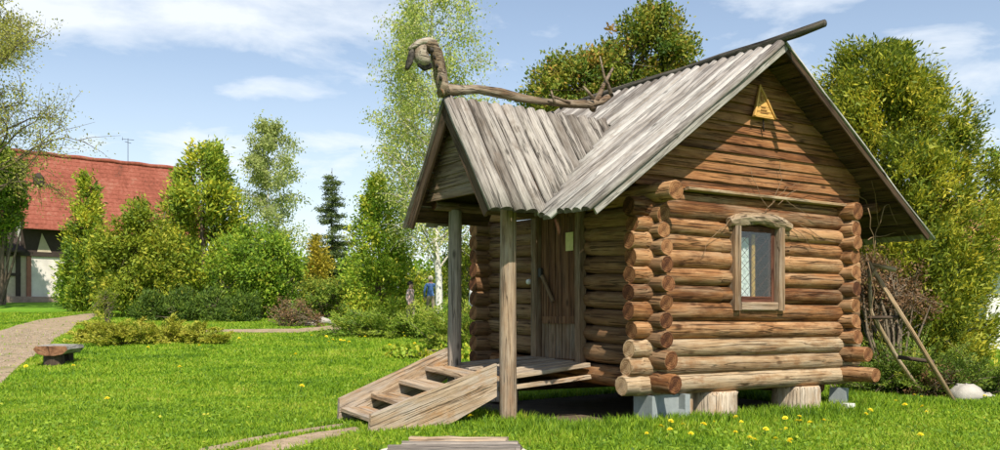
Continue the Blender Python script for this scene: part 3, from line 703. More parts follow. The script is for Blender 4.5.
for q, (P, rr) in enumerate(((((592, 110), (598, 98), (604, 84), (613, 68)), (.042, .034, .026, .014)), (((612, 96), (608, 84), (604, 76), (600, 56)), (.026, .022, .018, .008)), (((594, 99), (588, 92), (583, 86)), (.022, .018, .01)), (((570, 103), (560, 99), (549, 95)), (.02, .015, .008)), (((555, 104), (553, 97), (551, 90)), (.018, .014, .008)))):
    V, F, I = tube_vf([bp(*p, dv=-.03 * q) for p in P], list(rr), 6, 20 + q, .12); part('branch', V, F, [M['drift'], M['drift']], bst, idx=I, smooth=True)

# ------------------------------------------------------------------ ladder, rocks, bench, well lid
B1 = on_ground(957, 403); B2 = on_ground(926, 397); T1 = at(868, 262, 12.75); T2 = at(869, 268, 13.0)
ld = empty('leaning_ladder', Vector((B1 + B2) / 2), label='rough pole ladder leaning on the far corner of the hut', cat='ladder'); lo = Vector(ld.location)
def lpole(name, P, rr, mat, seed):
    Q = [Vector(p) - lo for p in P]; d = (Q[-1] - Q[0]); q = d.to_track_quat('X', 'Z'); qi = q.inverted()
    V, F, I = tube_vf([qi @ (p - Q[0]) for p in Q], rr, 8, seed, .08); o = part(name, V, F, [M[mat], M['end_pale']], ld, Q[0], q.to_euler(), I, True)
Bv1, Bv2 = Vector(B1) - Vector((0, 0, .05)), Vector(B2) - Vector((0, 0, .05))
lpole('rail', [Bv1, Bv1.lerp(T1, .5) + Vector((.01, 0, .01)), T1], [.034, .032, .028], 'polewood', 1)
m2 = at(871, 312, 13.0)
lpole('rail', [Bv2, Bv2.lerp(m2, .5) + Vector((-.03, 0, -.02)), m2, T2], [.036, .034, .03, .022], 'polewood', 2)
lpole('rung', [at(866, 263, 12.78), at(896, 270, 12.7)], [.03, .03], 'log_pale', 3)
lpole('rung', [at(868, 283, 12.8), at(876, 268, 12.72)], [.02, .02], 'polewood', 6)
lpole('rung', [at(868, 318, 12.95), at(904, 317, 12.85)], [.026, .024], 'darkwood', 4); lpole('rung', [at(898, 357, 13.1), at(934, 362, 13.0)], [.03, .028], 'darkwood', 5)

def rock(loc, r, label, seed, mat='rock', group=None, sc=(1, 1, .75)):
    rg_ = np.random.default_rng(seed); V = []; F = []; n, m = 7, 11
    for i in range(n + 1):
        for j in range(m):
            th = math.pi * i / n; ph = 2 * math.pi * j / m; q = r * (1 + rg_.uniform(-.16, .16))
            V.append((q * math.sin(th) * math.cos(ph) * sc[0], q * math.sin(th) * math.sin(ph) * sc[1], q * math.cos(th) * sc[2]))
    for i in range(n):
        for j in range(m): F.append([i * m + j, (i + 1) * m + j, (i + 1) * m + (j + 1) % m, i * m + (j + 1) % m])
    o = part('rock', V, F, M[mat], None, loc, (0, 0, seed), None, True); tag(o, label, 'rock', group)
p = on_ground(966, 400); rock((p[0], p[1], p[2] + .06), .22, 'large white rock in the grass right of the ladder foot', 3)
for (px, py, r, lb, sd) in ((915, 394, .11, 'small pinkish rock between the two ladder rails', 4), (899, 391, .09, 'small rock left of the ladder under the dry bush', 5), (985, 398, .1, 'small pale rock at the right side of the large white rock', 6),
                          (322, 323.5, .30, 'flat pale stone at the end of the far garden path', 7), (335, 325, .26, 'round pale stone beside the far path by the juniper', 8), (311, 326, .2, 'small stone at the foot of the reddish shrub', 9), (766, 413, .07, 'fist sized stone in the grass between the two wide stumps', 10)):
    p = on_ground(px, py); rock((p[0], p[1], p[2] + r * .2), r, lb, sd, 'rock', None, (1.3, 1, .6))

bf = on_ground(50, 366.5); bq = at(68, 344, 19.9)
bd = Vector((bq.x - bf[0], bq.y - bf[1], 0)); ba = math.atan2(bd.y, bd.x); bL = bd.length
bn = empty('log_bench', (bf[0], bf[1], bf[2]), ba, label='thick split log bench standing on the lawn beside the path', cat='bench')
sl_ = math.atan2(bq.z - (bf[2] + .40), bL)
sec = [(-.29, .40), (.27, .40), (.31, .34), (.25, .24), (.12, .215), (-.1, .21), (-.24, .24), (-.33, .33)]
rg_ = random.Random(3); V = []
for i in range(5):
    for (y, z) in sec: V.append((bL * i / 4, y + rg_.uniform(-.015, .015), z - .21 + rg_.uniform(-.008, .008)))
F = []
for i in range(4):
    for j in range(8): F.append([i * 8 + (j + 1) % 8, i * 8 + j, (i + 1) * 8 + j, (i + 1) * 8 + (j + 1) % 8])
F += [list(range(8)), list(range(39, 31, -1))]
part('seat', V, F, [M['benchtop'], M['benchend']], bn, (0, 0, .21), (0, -sl_, 0), [0] * (len(F) - 2) + [1, 1])
for x in (.25, bL - .35):
    V, F, I = tube_vf([(0, 0, 0), (.36, 0, 0)], [.2, .19], 12, int(x * 10), .05); part('leg', V, F, [M['darkwood'], M['end']], bn, (x, 0, -.08 + x * math.tan(sl_)), (0, -math.pi / 2, 0), I)

wl = empty('well_lid', (-.36, 7.20, -.085), 0, label='low pale stone ring with split planks laid on top, at the front edge', cat='well')
rr = [(.60, 0), (.60, .11), (.575, .13), (.47, .13), (.46, .11), (.46, 0)]; V = []; F = []; k = 40
for j in range(k):
    a = 2 * math.pi * j / k
    V += [(r * math.cos(a), r * math.sin(a) * .95, z + (.006 * math.sin(a * 5) if z > .05 else 0)) for r, z in rr]
for j in range(k):
    for i in range(5): F.append([j * 6 + i, ((j + 1) % k) * 6 + i, ((j + 1) % k) * 6 + i + 1, j * 6 + i + 1])
part('stone_ring', V, F, M['ringconcrete'], wl, smooth=False)
for q, (y, x0, x1, z, w_) in enumerate(((.25, -.34, .41, .205, .15), (.08, -.40, .50, .19, .16), (-.09, -.46, .52, .185, .16), (-.26, -.46, .46, .19, .16))):
    V = []; F = []; rg_ = random.Random(q + 40)
    secs = [(-w_ / 2, 0), (w_ / 2, 0), (w_ / 2, .03), (w_ * .25, .062), (-w_ * .25, .06), (-w_ / 2, .028)]
    for i in range(6): V += [((x1 - x0) * i / 5 + (rg_.uniform(-.02, .02) if i in (0, 5) else 0), a + rg_.uniform(-.008, .008), b + rg_.uniform(-.005, .005)) for a, b in secs]
    for i in range(5):
        for j in range(6): F.append([i * 6 + j, (i + 1) * 6 + j, (i + 1) * 6 + (j + 1) % 6, i * 6 + (j + 1) % 6])
    F += [list(range(6)), list(range(35, 29, -1))]
    part('lid_plank', V, [f[::-1] for f in F], M['greypost'] if q else M['post'], wl, (x0, y, z - .05), (0, 0, rg_.uniform(-.03, .03)))
EXCL.append((np.array([(-.36 + .6 * math.cos(a), 7.2 + .57 * math.sin(a)) for a in np.linspace(0, 6.1, 20)]), 1.0))

# ------------------------------------------------------------------ foliage generators
def unit(a): return a / (np.linalg.norm(a, axis=-1, keepdims=True) + 1e-9)
def leaves(name, P, D, Ls, Ws, rnd, mat, parent=None, N=None, spread=.55):
    n = len(P); rg_ = np.random.default_rng(n); D = unit(D)
    if N is None: N = rg_.normal(size=(n, 3))
    else: N = unit(N) + rg_.normal(size=(n, 3)) * spread                 # leaves turn their face outwards and up, as they do
    s = unit(np.cross(D, N))
    Ls = np.broadcast_to(np.asarray(Ls, float), (n,))[:, None]; Ws = np.broadcast_to(np.asarray(Ws, float), (n,))[:, None]
    V = np.stack([P, P + D * Ls * .5 + s * Ws * .5, P + D * Ls, P + D * Ls * .5 - s * Ws * .5], 1).reshape(-1, 3)
    me = fast_mesh(name, V, np.arange(4 * n).reshape(-1, 4), mat, np.repeat(np.clip(rnd, 0, 1), 4))
    return link(name, me, parent)
def tubes(name, segs, mat, parent, k=5):
    """many tapered branch segments (p0, p1, r0, r1) in one mesh"""
    A = np.array([s[0] for s in segs], float); B = np.array([s[1] for s in segs], float); r0 = np.array([s[2] for s in segs]); r1 = np.array([s[3] for s in segs])
    d = unit(B - A); ref = np.where(np.abs(d[:, 2:3]) < .9, np.array([[0, 0, 1.]]), np.array([[1., 0, 0]])); x = unit(np.cross(d, ref)); y = np.cross(d, x)
    an = 2 * np.pi * np.arange(k) / k; c = np.cos(an)[None, :, None]; s = np.sin(an)[None, :, None]
    ring = x[:, None] * c + y[:, None] * s
    V = np.concatenate([A[:, None] + ring * r0[:, None, None], B[:, None] + ring * r1[:, None, None]], 1).reshape(-1, 3)
    base = (np.arange(len(A)) * 2 * k)[:, None, None]; j = np.arange(k); q = np.stack([j, (j + 1) % k, k + (j + 1) % k, k + j], 1)[None]
    return link(name, fast_mesh(name, V, (base + q).reshape(-1, 4), mat, smooth=True), parent)
def trunk_segs(base, top, r0, r1, rg_, n=8, wob=.06):
    P = [np.array(base) + (np.array(top) - np.array(base)) * i / n + (np.append(rg_.normal(0, wob, 2), 0) if 0 < i < n else 0) for i in range(n + 1)]
    return [(P[i], P[i + 1], r0 + (r1 - r0) * i / n, r0 + (r1 - r0) * (i + 1) / n) for i in range(n)], P
LM = {}
LM['thuja'] = leafmat('thuja_spray', [(0, (0.068, 0.123, 0.017)), (.4, (0.185, 0.280, 0.026)), (.72, (0.400, 0.448, 0.036)), (1, (0.660, 0.582, 0.058))], .25)
LM['thuja_gold'] = leafmat('golden_thuja_spray', [(0, (0.067, 0.105, 0.013)), (.35, (0.190, 0.243, 0.024)), (.7, (0.419, 0.405, 0.032)), (1, (0.647, 0.520, 0.053))], .3)
LM['yellowgreen'] = leafmat('yellow_green_leaf', [(0, (0.067, 0.116, 0.013)), (.4, (0.190, 0.263, 0.023)), (.75, (0.336, 0.378, 0.032)), (1, (0.493, 0.441, 0.054))], .35)
LM['fresh'] = leafmat('fresh_green_leaf', [(0, (0.061, 0.119, 0.015)), (.4, (0.170, 0.292, 0.025)), (.75, (0.338, 0.457, 0.038)), (1, (0.580, 0.547, 0.063))], .35)
LM['birch'] = leafmat('young_birch_leaf', [(0, (0.216, 0.300, 0.070)), (.5, (0.400, 0.486, 0.112)), (1, (0.634, 0.615, 0.210))], .45)
LM['palebirch'] = leafmat('pale_birch_leaf', [(0, (.20, .26, .07)), (.5, (.36, .42, .13)), (1, (.50, .52, .20))], .45)
LM['bud'] = leafmat('opening_bud', [(0, (.22, .23, .05)), (.5, (.36, .36, .08)), (1, (.48, .46, .12))], .4)
LM['spruce'] = leafmat('spruce_needle', [(0, (.045, .075, .025)), (.5, (.11, .155, .045)), (1, (.21, .25, .07))], .18)
LM['juniper'] = leafmat('juniper_needle', [(0, (0.044, 0.083, 0.015)), (.45, (0.119, 0.198, 0.024)), (.8, (0.257, 0.314, 0.036)), (1, (0.436, 0.396, 0.053))], .2)
LM['greenjuniper'] = leafmat('bright_juniper_needle', [(0, (.05, .10, .015)), (.4, (.14, .24, .025)), (.75, (.26, .34, .035)), (1, (.38, .40, .06))], .25)
LM['goldjuniper'] = leafmat('golden_juniper_needle', [(0, (.07, .11, .014)), (.4, (.19, .25, .024)), (.75, (.34, .36, .034)), (1, (.46, .43, .06))], .25)
LM['autumn'] = leafmat('bronze_leaf', [(0, (.035, .075, .015)), (.35, (.11, .175, .022)), (.62, (.24, .27, .03)), (.85, (.36, .30, .04)), (1, (.40, .22, .05))], .3)
LM['brown'] = leafmat('brown_twig_leaf', [(0, (0.084, 0.049, 0.023)), (.5, (0.210, 0.119, 0.058)), (.8, (0.308, 0.168, 0.078)), (1, (0.210, 0.224, 0.052))], .2)
LM['red'] = leafmat('reddish_leaf', [(0, (.09, .05, .025)), (.4, (.22, .115, .06)), (.75, (.28, .19, .08)), (1, (.22, .26, .05))], .25)
LM['yellow'] = leafmat('yellow_leaf', [(0, (.22, .20, .02)), (.5, (.42, .34, .03)), (1, (.55, .43, .06))], .3)
BK = bark('grey_brown_bark', (.07, .05, .035), (.19, .145, .10)); BW = bark('birch_bark', (.10, .09, .08), (.66, .63, .57), True); BP = bark('pale_birch_twig', (.25, .22, .17), (.55, .52, .44)); BT = bark('thin_twig_bark', (.10, .075, .05), (.24, .19, .13))

def ground_at(px, Y): X = (px - CX) / FPX * Y; return np.array([X, Y, gzf(X, Y)])
def tree(name, px, Y, label, cat='tree', group=None):
    b = ground_at(px, Y); return empty(name, b, label=label, cat=cat, group=group), b
def conifer(name, px, Y, topy, prof, label, mat, seed, nclump=420, nleaf=70, leaf=(.17, .06), rc=.33, cat='tree', up=.55, lean=(0, 0), group=None, tone=.5):
    """dense column or cone of upright sprays; prof = [(height fraction, radius m)]"""
    root, b = tree(name, px, Y, label, cat, group); rg_ = np.random.default_rng(seed)
    H = CAMZ + (HY - topy) / FPX * Y - b[2]; hp = np.array(prof, float)
    nb = max(24, nclump // 6); hh = rg_.random(nb * 8); rr = np.interp(hh, hp[:, 0], hp[:, 1]); hh = hh[rg_.random(len(hh)) < (rr / rr.max()) ** .9 + .05][:nb]; nb = len(hh)
    thb = rg_.random(nb) * 2 * np.pi; rb = np.interp(hh, hp[:, 0], hp[:, 1]) * (1 + .13 * np.sin(thb * 3 + hh * 9 + seed) + .10 * np.sin(thb * 5 - hh * 17) + rg_.normal(0, .09, nb)); tb = rg_.normal(tone, .13, nb)
    k = rg_.integers(nb, size=nclump); n = nclump; f = 1.03 - .62 * rg_.random(n) ** 1.7; r = rb[k] * f             # clumps strung along upswept boughs
    th = thb[k] + rg_.normal(0, .16, n) / (f + .1); zc = hh[k] * H + (f - .8) * rb[k] * .55 + rg_.normal(0, .4 * rc, n)
    C = np.stack([np.cos(th) * r + lean[0] * zc, np.sin(th) * r + lean[1] * zc, np.maximum(zc, .05)], 1)
    q = rg_.normal(size=(n, nleaf, 3)) * np.array([.5, .5, .75]) * rc * rg_.uniform(.6, 1.25, (n, 1, 1))
    P = (C[:, None] + q); out = unit(np.stack([np.cos(th), np.sin(th), np.zeros(n)], 1))[:, None]
    P[..., 2] = np.clip(P[..., 2], .02, H * 1.02)
    D = out * .7 + np.array([0, 0, up]) + rg_.normal(size=P.shape) * .55
    tone_c = (tb[k] + rg_.normal(0, .14, n))[:, None] + rg_.normal(0, .17, (n, nleaf))
    sz = rg_.uniform(.4, 1.55, n * nleaf)
    leaves('crown', P.reshape(-1, 3), D.reshape(-1, 3), sz * leaf[0], sz * leaf[1], tone_c.ravel(), LM[mat], root, (out + np.array([0, 0, .45]) + P * 0).reshape(-1, 3))
    segs, _ = trunk_segs((0, 0, -.1), (lean[0] * H, lean[1] * H, H * .93), .05 + H * .016, .015, rg_)
    for i in range(min(n, 90)):
        z = C[i, 2] - .25; 
        if z > .1: segs.append((np.array([lean[0] * z, lean[1] * z, max(.05, z - .2)]), C[i], .018, .006))
    tubes('trunk', segs, BK, root); return root
def shrub(name, px, Y, blobs, label, mat, seed, nclump=260, nleaf=70, leaf=(.10, .05), rc=.25, cat='shrub', stems=9, bk=None, tone=.5, twig=0, up=.3, group=None):
    """many-stemmed bush: blobs = [(dx, dy, z, rx, ry, rz)] filled with leaf clumps on their own stems"""
    root, b = tree(name, px, Y, label, cat, group); rg_ = np.random.default_rng(seed); B = np.array(blobs, float)
    wv = np.prod(B[:, 3:], 1) ** .7; idx = rg_.choice(len(B), nclump, p=wv / wv.sum())
    nb = max(16, nclump // 5); bi = rg_.choice(len(B), nb, p=wv / wv.sum()); bdv = unit(rg_.normal(size=(nb, 3))); br = rg_.uniform(.78, 1.2, nb); kb = rg_.integers(nb, size=nclump); idx = bi[kb]
    rad0 = 1 - .6 * rg_.random(nclump) ** 1.5; d = unit(bdv[kb] + rg_.normal(0, .2, (nclump, 3))); rad = rad0 * br[kb]
    C = B[idx, :3] + d * B[idx, 3:] * rad[:, None]; C[:, 2] = np.maximum(C[:, 2], .06)
    q = rg_.normal(size=(nclump, nleaf, 3)) * .5 * rc * rg_.uniform(.6, 1.3, (nclump, 1, 1)); P = C[:, None] + q; P[..., 2] = np.maximum(P[..., 2], .02)
    D = d[:, None] * .6 + rg_.normal(size=P.shape) * .7 + np.array([0, 0, up])
    t_ = rg_.normal(tone, .17, nclump)[:, None] + rg_.normal(0, .16, (nclump, nleaf)); sz = rg_.uniform(.4, 1.55, nclump * nleaf)
    leaves('crown', P.reshape(-1, 3), D.reshape(-1, 3), sz * leaf[0], sz * leaf[1], t_.ravel(), LM[mat], root, (d[:, None] + np.array([0, 0, .5]) + P * 0).reshape(-1, 3))
    segs = []; zt = B[:, 2].max()
    for i in range(stems):
        a = rg_.random() * 6.28; k = rg_.integers(len(B)); tip = B[k, :3] + rg_.normal(size=3) * B[k, 3:] * .45; tip[2] = max(.2, tip[2])
        p0 = np.array([math.cos(a) * .12, math.sin(a) * .12, -.08]); pm = p0 * .5 + tip * .5 + rg_.normal(0, .08, 3); r = .012 + .012 * zt
        segs += [(p0, pm, r, r * .7), (pm, tip, r * .7, r * .3)]
    for i in range(min(nclump, 110 + twig)):
        k = rg_.integers(len(segs)); p0 = segs[k][1]; j = i % nclump; segs.append((p0 * .6 + C[j] * .4 * .9, C[j] + d[j] * (.12 if twig else 0), .011, .004))
    tubes('stems', segs, bk or BT, root, 4); return root
def branchy(name, base, H, label, mat, barkm, seed, spread, n1=26, n2=9, z0=.25, droop=.0, leaf=(.08, .05), per=14, r0=.13, rise=.5, lean=(0, 0), cat='tree', group=None, hang=.0, tone=.5, prof=None, lr=.16, crooked=.12, topcut=1.0):
    """open deciduous tree: trunk, limbs, twigs and leaves strung along the twigs"""
    root = empty(name, base, label=label, cat=cat, group=group); rg_ = np.random.default_rng(seed)
    ts, TP = trunk_segs((0, 0, -.15), (lean[0] * H, lean[1] * H, H), r0, .012, rg_, 14, .05 * spread * .5); segs = []; LP = []; LD = []
    for i in range(n1):
        f = z0 + (1 - z0) * (i + rg_.random()) / n1; x = f * 14; k = min(13, int(x)); p = TP[k] + (TP[k + 1] - TP[k]) * (x - k)
        a = i * 2.4 + rg_.normal(0, .35); L = spread * (np.interp(f, *zip(*prof)) if prof else (1 - f) ** .6 + .12) * rg_.uniform(.75, 1.15)
        d = unit(np.array([math.cos(a), math.sin(a), rise + rg_.normal(0, .15)])); rad = max(.012, r0 * .38 * (1 - f * .75)); m = 6; pts = [p]
        for s in range(m):
            d = unit(d + rg_.normal(0, crooked, 3) + np.array([0, 0, -droop * .25])); pts.append(pts[-1] + d * L / m)
        for s in range(m): segs.append((pts[s], pts[s + 1], rad * (1 - s / m * .8), rad * (1 - (s + 1) / m * .8)))
        for j in range(n2):
            s = rg_.uniform(.25, 1) * m; k2 = min(m - 1, int(s)); q = pts[k2] + (pts[k2 + 1] - pts[k2]) * (s - k2)
            d2 = unit(d * .5 + rg_.normal(0, .7, 3) + np.array([0, 0, .25 - droop])); l2 = L * rg_.uniform(.22, .45); w2 = [q]
            for t in range(3):
                d2 = unit(d2 + rg_.normal(0, crooked, 3) + np.array([0, 0, -hang])); w2.append(w2[-1] + d2 * l2 / 3)
            for t in range(3): segs.append((w2[t], w2[t + 1], rad * .28 * (1 - t * .25), rad * .28 * (.75 - t * .25) + .001))
            f3 = rg_.random(per) * 3; kk = np.minimum(2, f3.astype(int)); W3 = np.array(w2); pp = W3[kk] + (W3[kk + 1] - W3[kk]) * (f3 - kk)[:, None]
            LP.append(pp + rg_.normal(0, lr, (per, 3)) * np.array([1, 1, 1])); LD.append(rg_.normal(0, .8, (per, 3)) + np.array([0, 0, -.4 - hang]))
    LP = np.concatenate(LP); LD = np.concatenate(LD); sz = rg_.uniform(.6, 1.35, len(LP))
    leaves('crown', LP, LD, sz * leaf[0], sz * leaf[1], rg_.normal(tone, .24, len(LP)), LM[mat], root, unit(LP * np.array([1, 1, 0])) + np.array([0, 0, .6]), .9)
    tubes('trunk', ts, barkm, root, 8); tubes('branches', segs, barkm if barkm is BK else BP, root, 4); return root
def juniper(name, px, Y, spots, label, mat, seed, L=(.5, 1.0), nplume=90, per=170, rise=.45, leaf=(.055, .018), cat='shrub', group=None, tone=.5, thick=.07):
    """spreading juniper: arching plumes of short needles fanning from a few bases (dx, dy, spread factor)"""
    root, b = tree(name, px, Y, label, cat, group); rg_ = np.random.default_rng(seed); LP = []; LD = []; RN = []; segs = []
    for i in range(nplume):
        s = spots[rg_.integers(len(spots))]; p0 = np.array([s[0], s[1], 0.0]) + np.append(rg_.normal(0, .22 * s[2], 2), .0)
        p0[2] = gzf(b[0] + p0[0], b[1] + p0[1]) - b[2] + .04
        a = rg_.random() * 6.28; l = rg_.uniform(*L) * s[2]; d = unit(np.array([math.cos(a), math.sin(a), rise * rg_.uniform(.4, 1.6)])); pts = [p0]
        for t in range(5): d = unit(d + np.array([0, 0, -.10]) + rg_.normal(0, .08, 3)); pts.append(pts[-1] + d * l / 5)
        for t in range(5): segs.append((pts[t], pts[t + 1], .012 - .002 * t, .010 - .002 * t))
        f = rg_.random(per) ** .75 * 5; k = np.minimum(4, f.astype(int)); A = np.array(pts); q = A[k] + (A[k + 1] - A[k]) * (f - k)[:, None]; dr = unit(A[k + 1] - A[k])
        w_ = thick * (1.25 - f / 5)[:, None] * (.5 + l); LP.append(q + rg_.normal(0, 1, (per, 3)) * w_ * np.array([1, 1, .6])); LD.append(dr * 1.0 + rg_.normal(0, .45, (per, 3)) + np.array([0, 0, .15]))
        RN.append(np.clip(rg_.normal(tone, .14) + (f / 5 - .6) * .45 + rg_.normal(0, .12, per), 0, 1))
    LP = np.concatenate(LP); LP[:, 2] = np.maximum(LP[:, 2], gz(b[0] + LP[:, 0], b[1] + LP[:, 1]) - b[2] + .015); sz = rg_.uniform(.7, 1.4, len(LP))
    leaves('foliage', LP, np.concatenate(LD), sz * leaf[0], sz * leaf[1], np.concatenate(RN), LM[mat], root, LP * np.array([1, 1, 0]) * .3 + np.array([0, -.2, 1]), .8); tubes('stems', segs, BT, root, 4); return root
def spruce(name, px, Y, topy, rad, label, seed):
    root, b = tree(name, px, Y, label); rg_ = np.random.default_rng(seed); H = CAMZ + (HY - topy) / FPX * Y - b[2]; LP = []; LD = []; segs, TP = trunk_segs((0, 0, -.1), (0, 0, H), .12, .012, rg_, 8, .02)
    nl = 22
    for i in range(nl):
        f = .12 + .86 * i / nl
        for j in range(7):
            if rg_.random() < .28: continue
            a = rg_.random() * 6.28; L = rad * (1 - f) ** .85 * rg_.uniform(.45, 1.4) + .12; d = np.array([math.cos(a), math.sin(a), .12]); p = np.array([0, 0, f * H]); pts = [p]
            for t in range(4): d = unit(d + np.array([0, 0, -.13 + .09 * t])); pts.append(pts[-1] + d * L / 4)
            for t in range(4): segs.append((pts[t], pts[t + 1], .02, .012))
            n = int(60 + 170 * L); ff = rg_.random(n) * 4; k = np.minimum(3, ff.astype(int)); A = np.array(pts); q = A[k] + (A[k + 1] - A[k]) * (ff - k)[:, None]
            LP.append(q + rg_.normal(0, 1, (n, 3)) * np.array([.11, .11, .06]) - np.array([0, 0, .05])); LD.append(np.repeat(d[None], n, 0) * .6 + rg_.normal(0, .5, (n, 3)) + np.array([0, 0, -.35]))
    LP = np.concatenate(LP); leaves('crown', LP, np.concatenate(LD), .15, .045, rg_.normal(.45, .2, len(LP)), LM['spruce'], root); tubes('trunk', segs, BK, root)

# ------------------------------------------------------------------ trees and shrubs, left to right
shrub('ivy_clad_tree', 2, 58, [(0, 0, 5.6, .9, .8, 1.5), (.5, 0, 7.6, .9, .8, 1.6), (-.6, 0, 8.2, 1.2, .8, 1.8), (.9, 0, 5.4, .6, .6, .9)], 'ivy covered trunk in front of the red roof at the left edge of the photo', 'thuja', 21, 260, 60, (.2, .09), .36, 'tree', 7, BK, tone=.3)
branchy('budding_tree', ground_at(-12, 50), 16.2, 'wide budding tree with bare curved limbs reaching over the red roof', 'bud', BK, 22, 5.0, n1=52, n2=18, z0=.36, droop=.12, leaf=(.125, .075), per=30, r0=.26, rise=.7, prof=[(0, 1), (.5, 1), (.8, .72), (1, .3)], lr=.22, crooked=.2)
conifer('thuja', 88, 47, 174, [(0, .95), (.25, 1.1), (.6, .8), (1, .12)], 'slim thuja standing in front of the red tiled house', 'thuja', 23, 300, 60, (.19, .065), .34, tone=.52)
shrub('ornamental_shrub', 80, 52, [(0, 0, 1.2, 1.2, 1.0, 1.1), (-.5, 0, .5, .7, .8, .5)], 'low green shrub at the foot of the white house wall', 'fresh', 24, 160, 60, (.15, .07), .3)
shrub('golden_bush', 136, 41.5, [(0, 0, 2.6, 1.45, 1.3, 2.0), (-.5, 0, 1.4, 1.3, 1.2, 1.3), (.5, 0, 4.2, .85, .8, .9), (.9, 0, 1.8, 1.2, 1, 1.7), (-1.0, .2, 2.4, .9, .9, 1.3)], 'rounded yellow-green bush left of the tall thuja', 'yellowgreen', 25, 480, 75, (.16, .065), .36, tone=.58)
conifer('thuja', 203, 44, 144, [(0, 1.75), (.2, 1.95), (.5, 1.7), (.75, 1.2), (.93, .6), (1, .2)], 'tall broad cone shaped thuja behind the lawn on the left', 'thuja', 26, 620, 75, (.19, .07), .4, tone=.52)
branchy('weeping_birch', ground_at(268, 62), 11.6, 'pale weeping birch rising behind the green bush', 'palebirch', BW, 27, 2.5, n1=40, n2=14, z0=.25, droop=.25, leaf=(.17, .09), per=34, r0=.12, rise=.9, hang=.5, prof=[(0, 1), (.5, 1), (.85, .7), (1, .3)], lr=.2)
shrub('leafy_bush', 256, 39, [(0, 0, 2.2, 1.7, 1.4, 1.7), (-.6, .3, 3.0, 1.1, 1, 1.1), (-.9, 0, 1.3, 1.2, 1, 1.2), (.9, .2, 1.5, 1.0, 1, 1.4), (.1, 0, 3.3, 1.1, 1, .85)], 'large fresh green leafy bush beside the tall thuja', 'fresh', 28, 430, 65, (.13, .06), .32, stems=20, tone=.5, twig=60)
for q, (px, Y, lb) in enumerate(((150, 38.3, 'low dark juniper at the left end of the clipped row'), (180, 38, 'low dark juniper second from the left of the row'), (208, 37.6, 'low dark juniper in the middle of the row below the tall thuja'), (236, 37.2, 'low dark juniper at the right end of the row'))):
    shrub('low_juniper', px, Y, [(0, 0, .45, .75, .6, .65), (.3, 0, .55, .5, .5, .6)], lb, 'juniper', 30 + q, 150, 85, (.12, .03), .22, group='low junipers below the tall thuja', tone=.3, up=.8)
shrub('leafy_bush', 168, 49, [(0, 0, 2.2, 1.3, 1, 2.0), (-1.3, 0, 1.8, 1.2, 1, 1.7), (1.2, .3, 2.0, 1.1, 1, 1.9)], 'tall green bushes filling the gap between the golden bush and the tall thuja', 'yellowgreen', 38, 330, 65, (.15, .06), .36, stems=14, tone=.4)
shrub('leafy_bush', 110, 49, [(0, 0, 1.4, 1.1, 1, 1.4), (.9, .3, 1.2, 1.0, 1, 1.2)], 'green bush between the slim thuja and the golden bush', 'thuja', 39, 200, 65, (.15, .06), .34, tone=.5)
spruce('spruce', 332, 52, 168, 1.75, 'dark narrow spruce standing between the birch trees', 40)
conifer('yellow_cypress', 319, 48, 236, [(0, .8), (.4, .75), (.8, .35), (1, .08)], 'small bright yellow cypress below the dark spruce', 'yellow', 41, 110, 55, (.15, .06), .26, tone=.45)
shrub('background_shrub', 300, 54, [(0, 0, 1.4, 1.6, 1, 1.3), (1.4, 0, 1.2, 1.4, 1, 1.1), (3.0, 0, 1.4, 1.4, 1, 1.3)], 'broad mid green shrub behind the yellow cypress', 'juniper', 42, 260, 60, (.16, .06), .34, tone=.5)
shrub('garden_shrub', 322, 40, [(0, 0, .8, 1.3, .9, .8), (.9, 0, 1.0, 1.0, .8, .9), (-.7, 0, .5, .7, .6, .5)], 'olive green feathery shrub right of the reddish shrub', 'juniper', 43, 200, 70, (.12, .04), .25, tone=.6)
shrub('reddish_shrub', 289, 33.5, [(0, 0, .5, .7, .5, .5), (.6, 0, .3, .5, .4, .35), (-.5, .1, .35, .4, .4, .4)], 'small reddish brown shrub at the end of the far path', 'red', 44, 100, 26, (.07, .032), .2, stems=24, tone=.5, twig=160)
conifer('larch', 378, 34, 178, [(0, .9), (.2, 1.12), (.5, .95), (.8, .5), (1, .08)], 'bright green young larch in front of the tall birch', 'fresh', 45, 430, 60, (.13, .05), .3, tone=.66, up=.2)
branchy('birch', ground_at(441, 31), 13.2, 'tall slender birch with a white trunk and thin young leaves', 'birch', BW, 46, 3.0, n1=60, n2=16, z0=.15, droop=.15, leaf=(.09, .05), per=36, r0=.13, rise=1.1, hang=.3, lean=(-.03, 0), prof=[(0, .8), (.35, .85), (.7, .62), (1, .25)], lr=.16, tone=.55)
branchy('birch', ground_at(398, 37), 12.0, 'thinner birch standing behind the larch', 'birch', BW, 47, 2.0, n1=36, n2=12, z0=.22, droop=.1, leaf=(.10, .06), per=32, r0=.09, rise=1.2, hang=.3, prof=[(0, .8), (.5, .8), (.8, .5), (1, .2)], lr=.17, tone=.6, lean=(.04, 0))
shrub('leafy_bush', 418, 43, [(0, 0, 1.0, 1.6, 1, 1.0), (2, .5, 1.3, 1.7, 1, 1.4), (-1.6, .3, 1.5, 1.2, 1, 1.4), (3.4, 0, 1.6, 1.2, 1, 1.8)], 'dense green bushes behind the people in the garden', 'thuja', 48, 330, 65, (.15, .06), .32, tone=.55)
shrub('leafy_bush', 470, 33, [(0, 0, 1.7, .9, .8, 1.2), (.3, 0, .8, .8, .7, .8), (-.5, .3, 2.3, .6, .6, .7)], 'loose green bush seen between the two porch posts', 'yellowgreen', 49, 190, 55, (.09, .045), .24, tone=.55, twig=40)
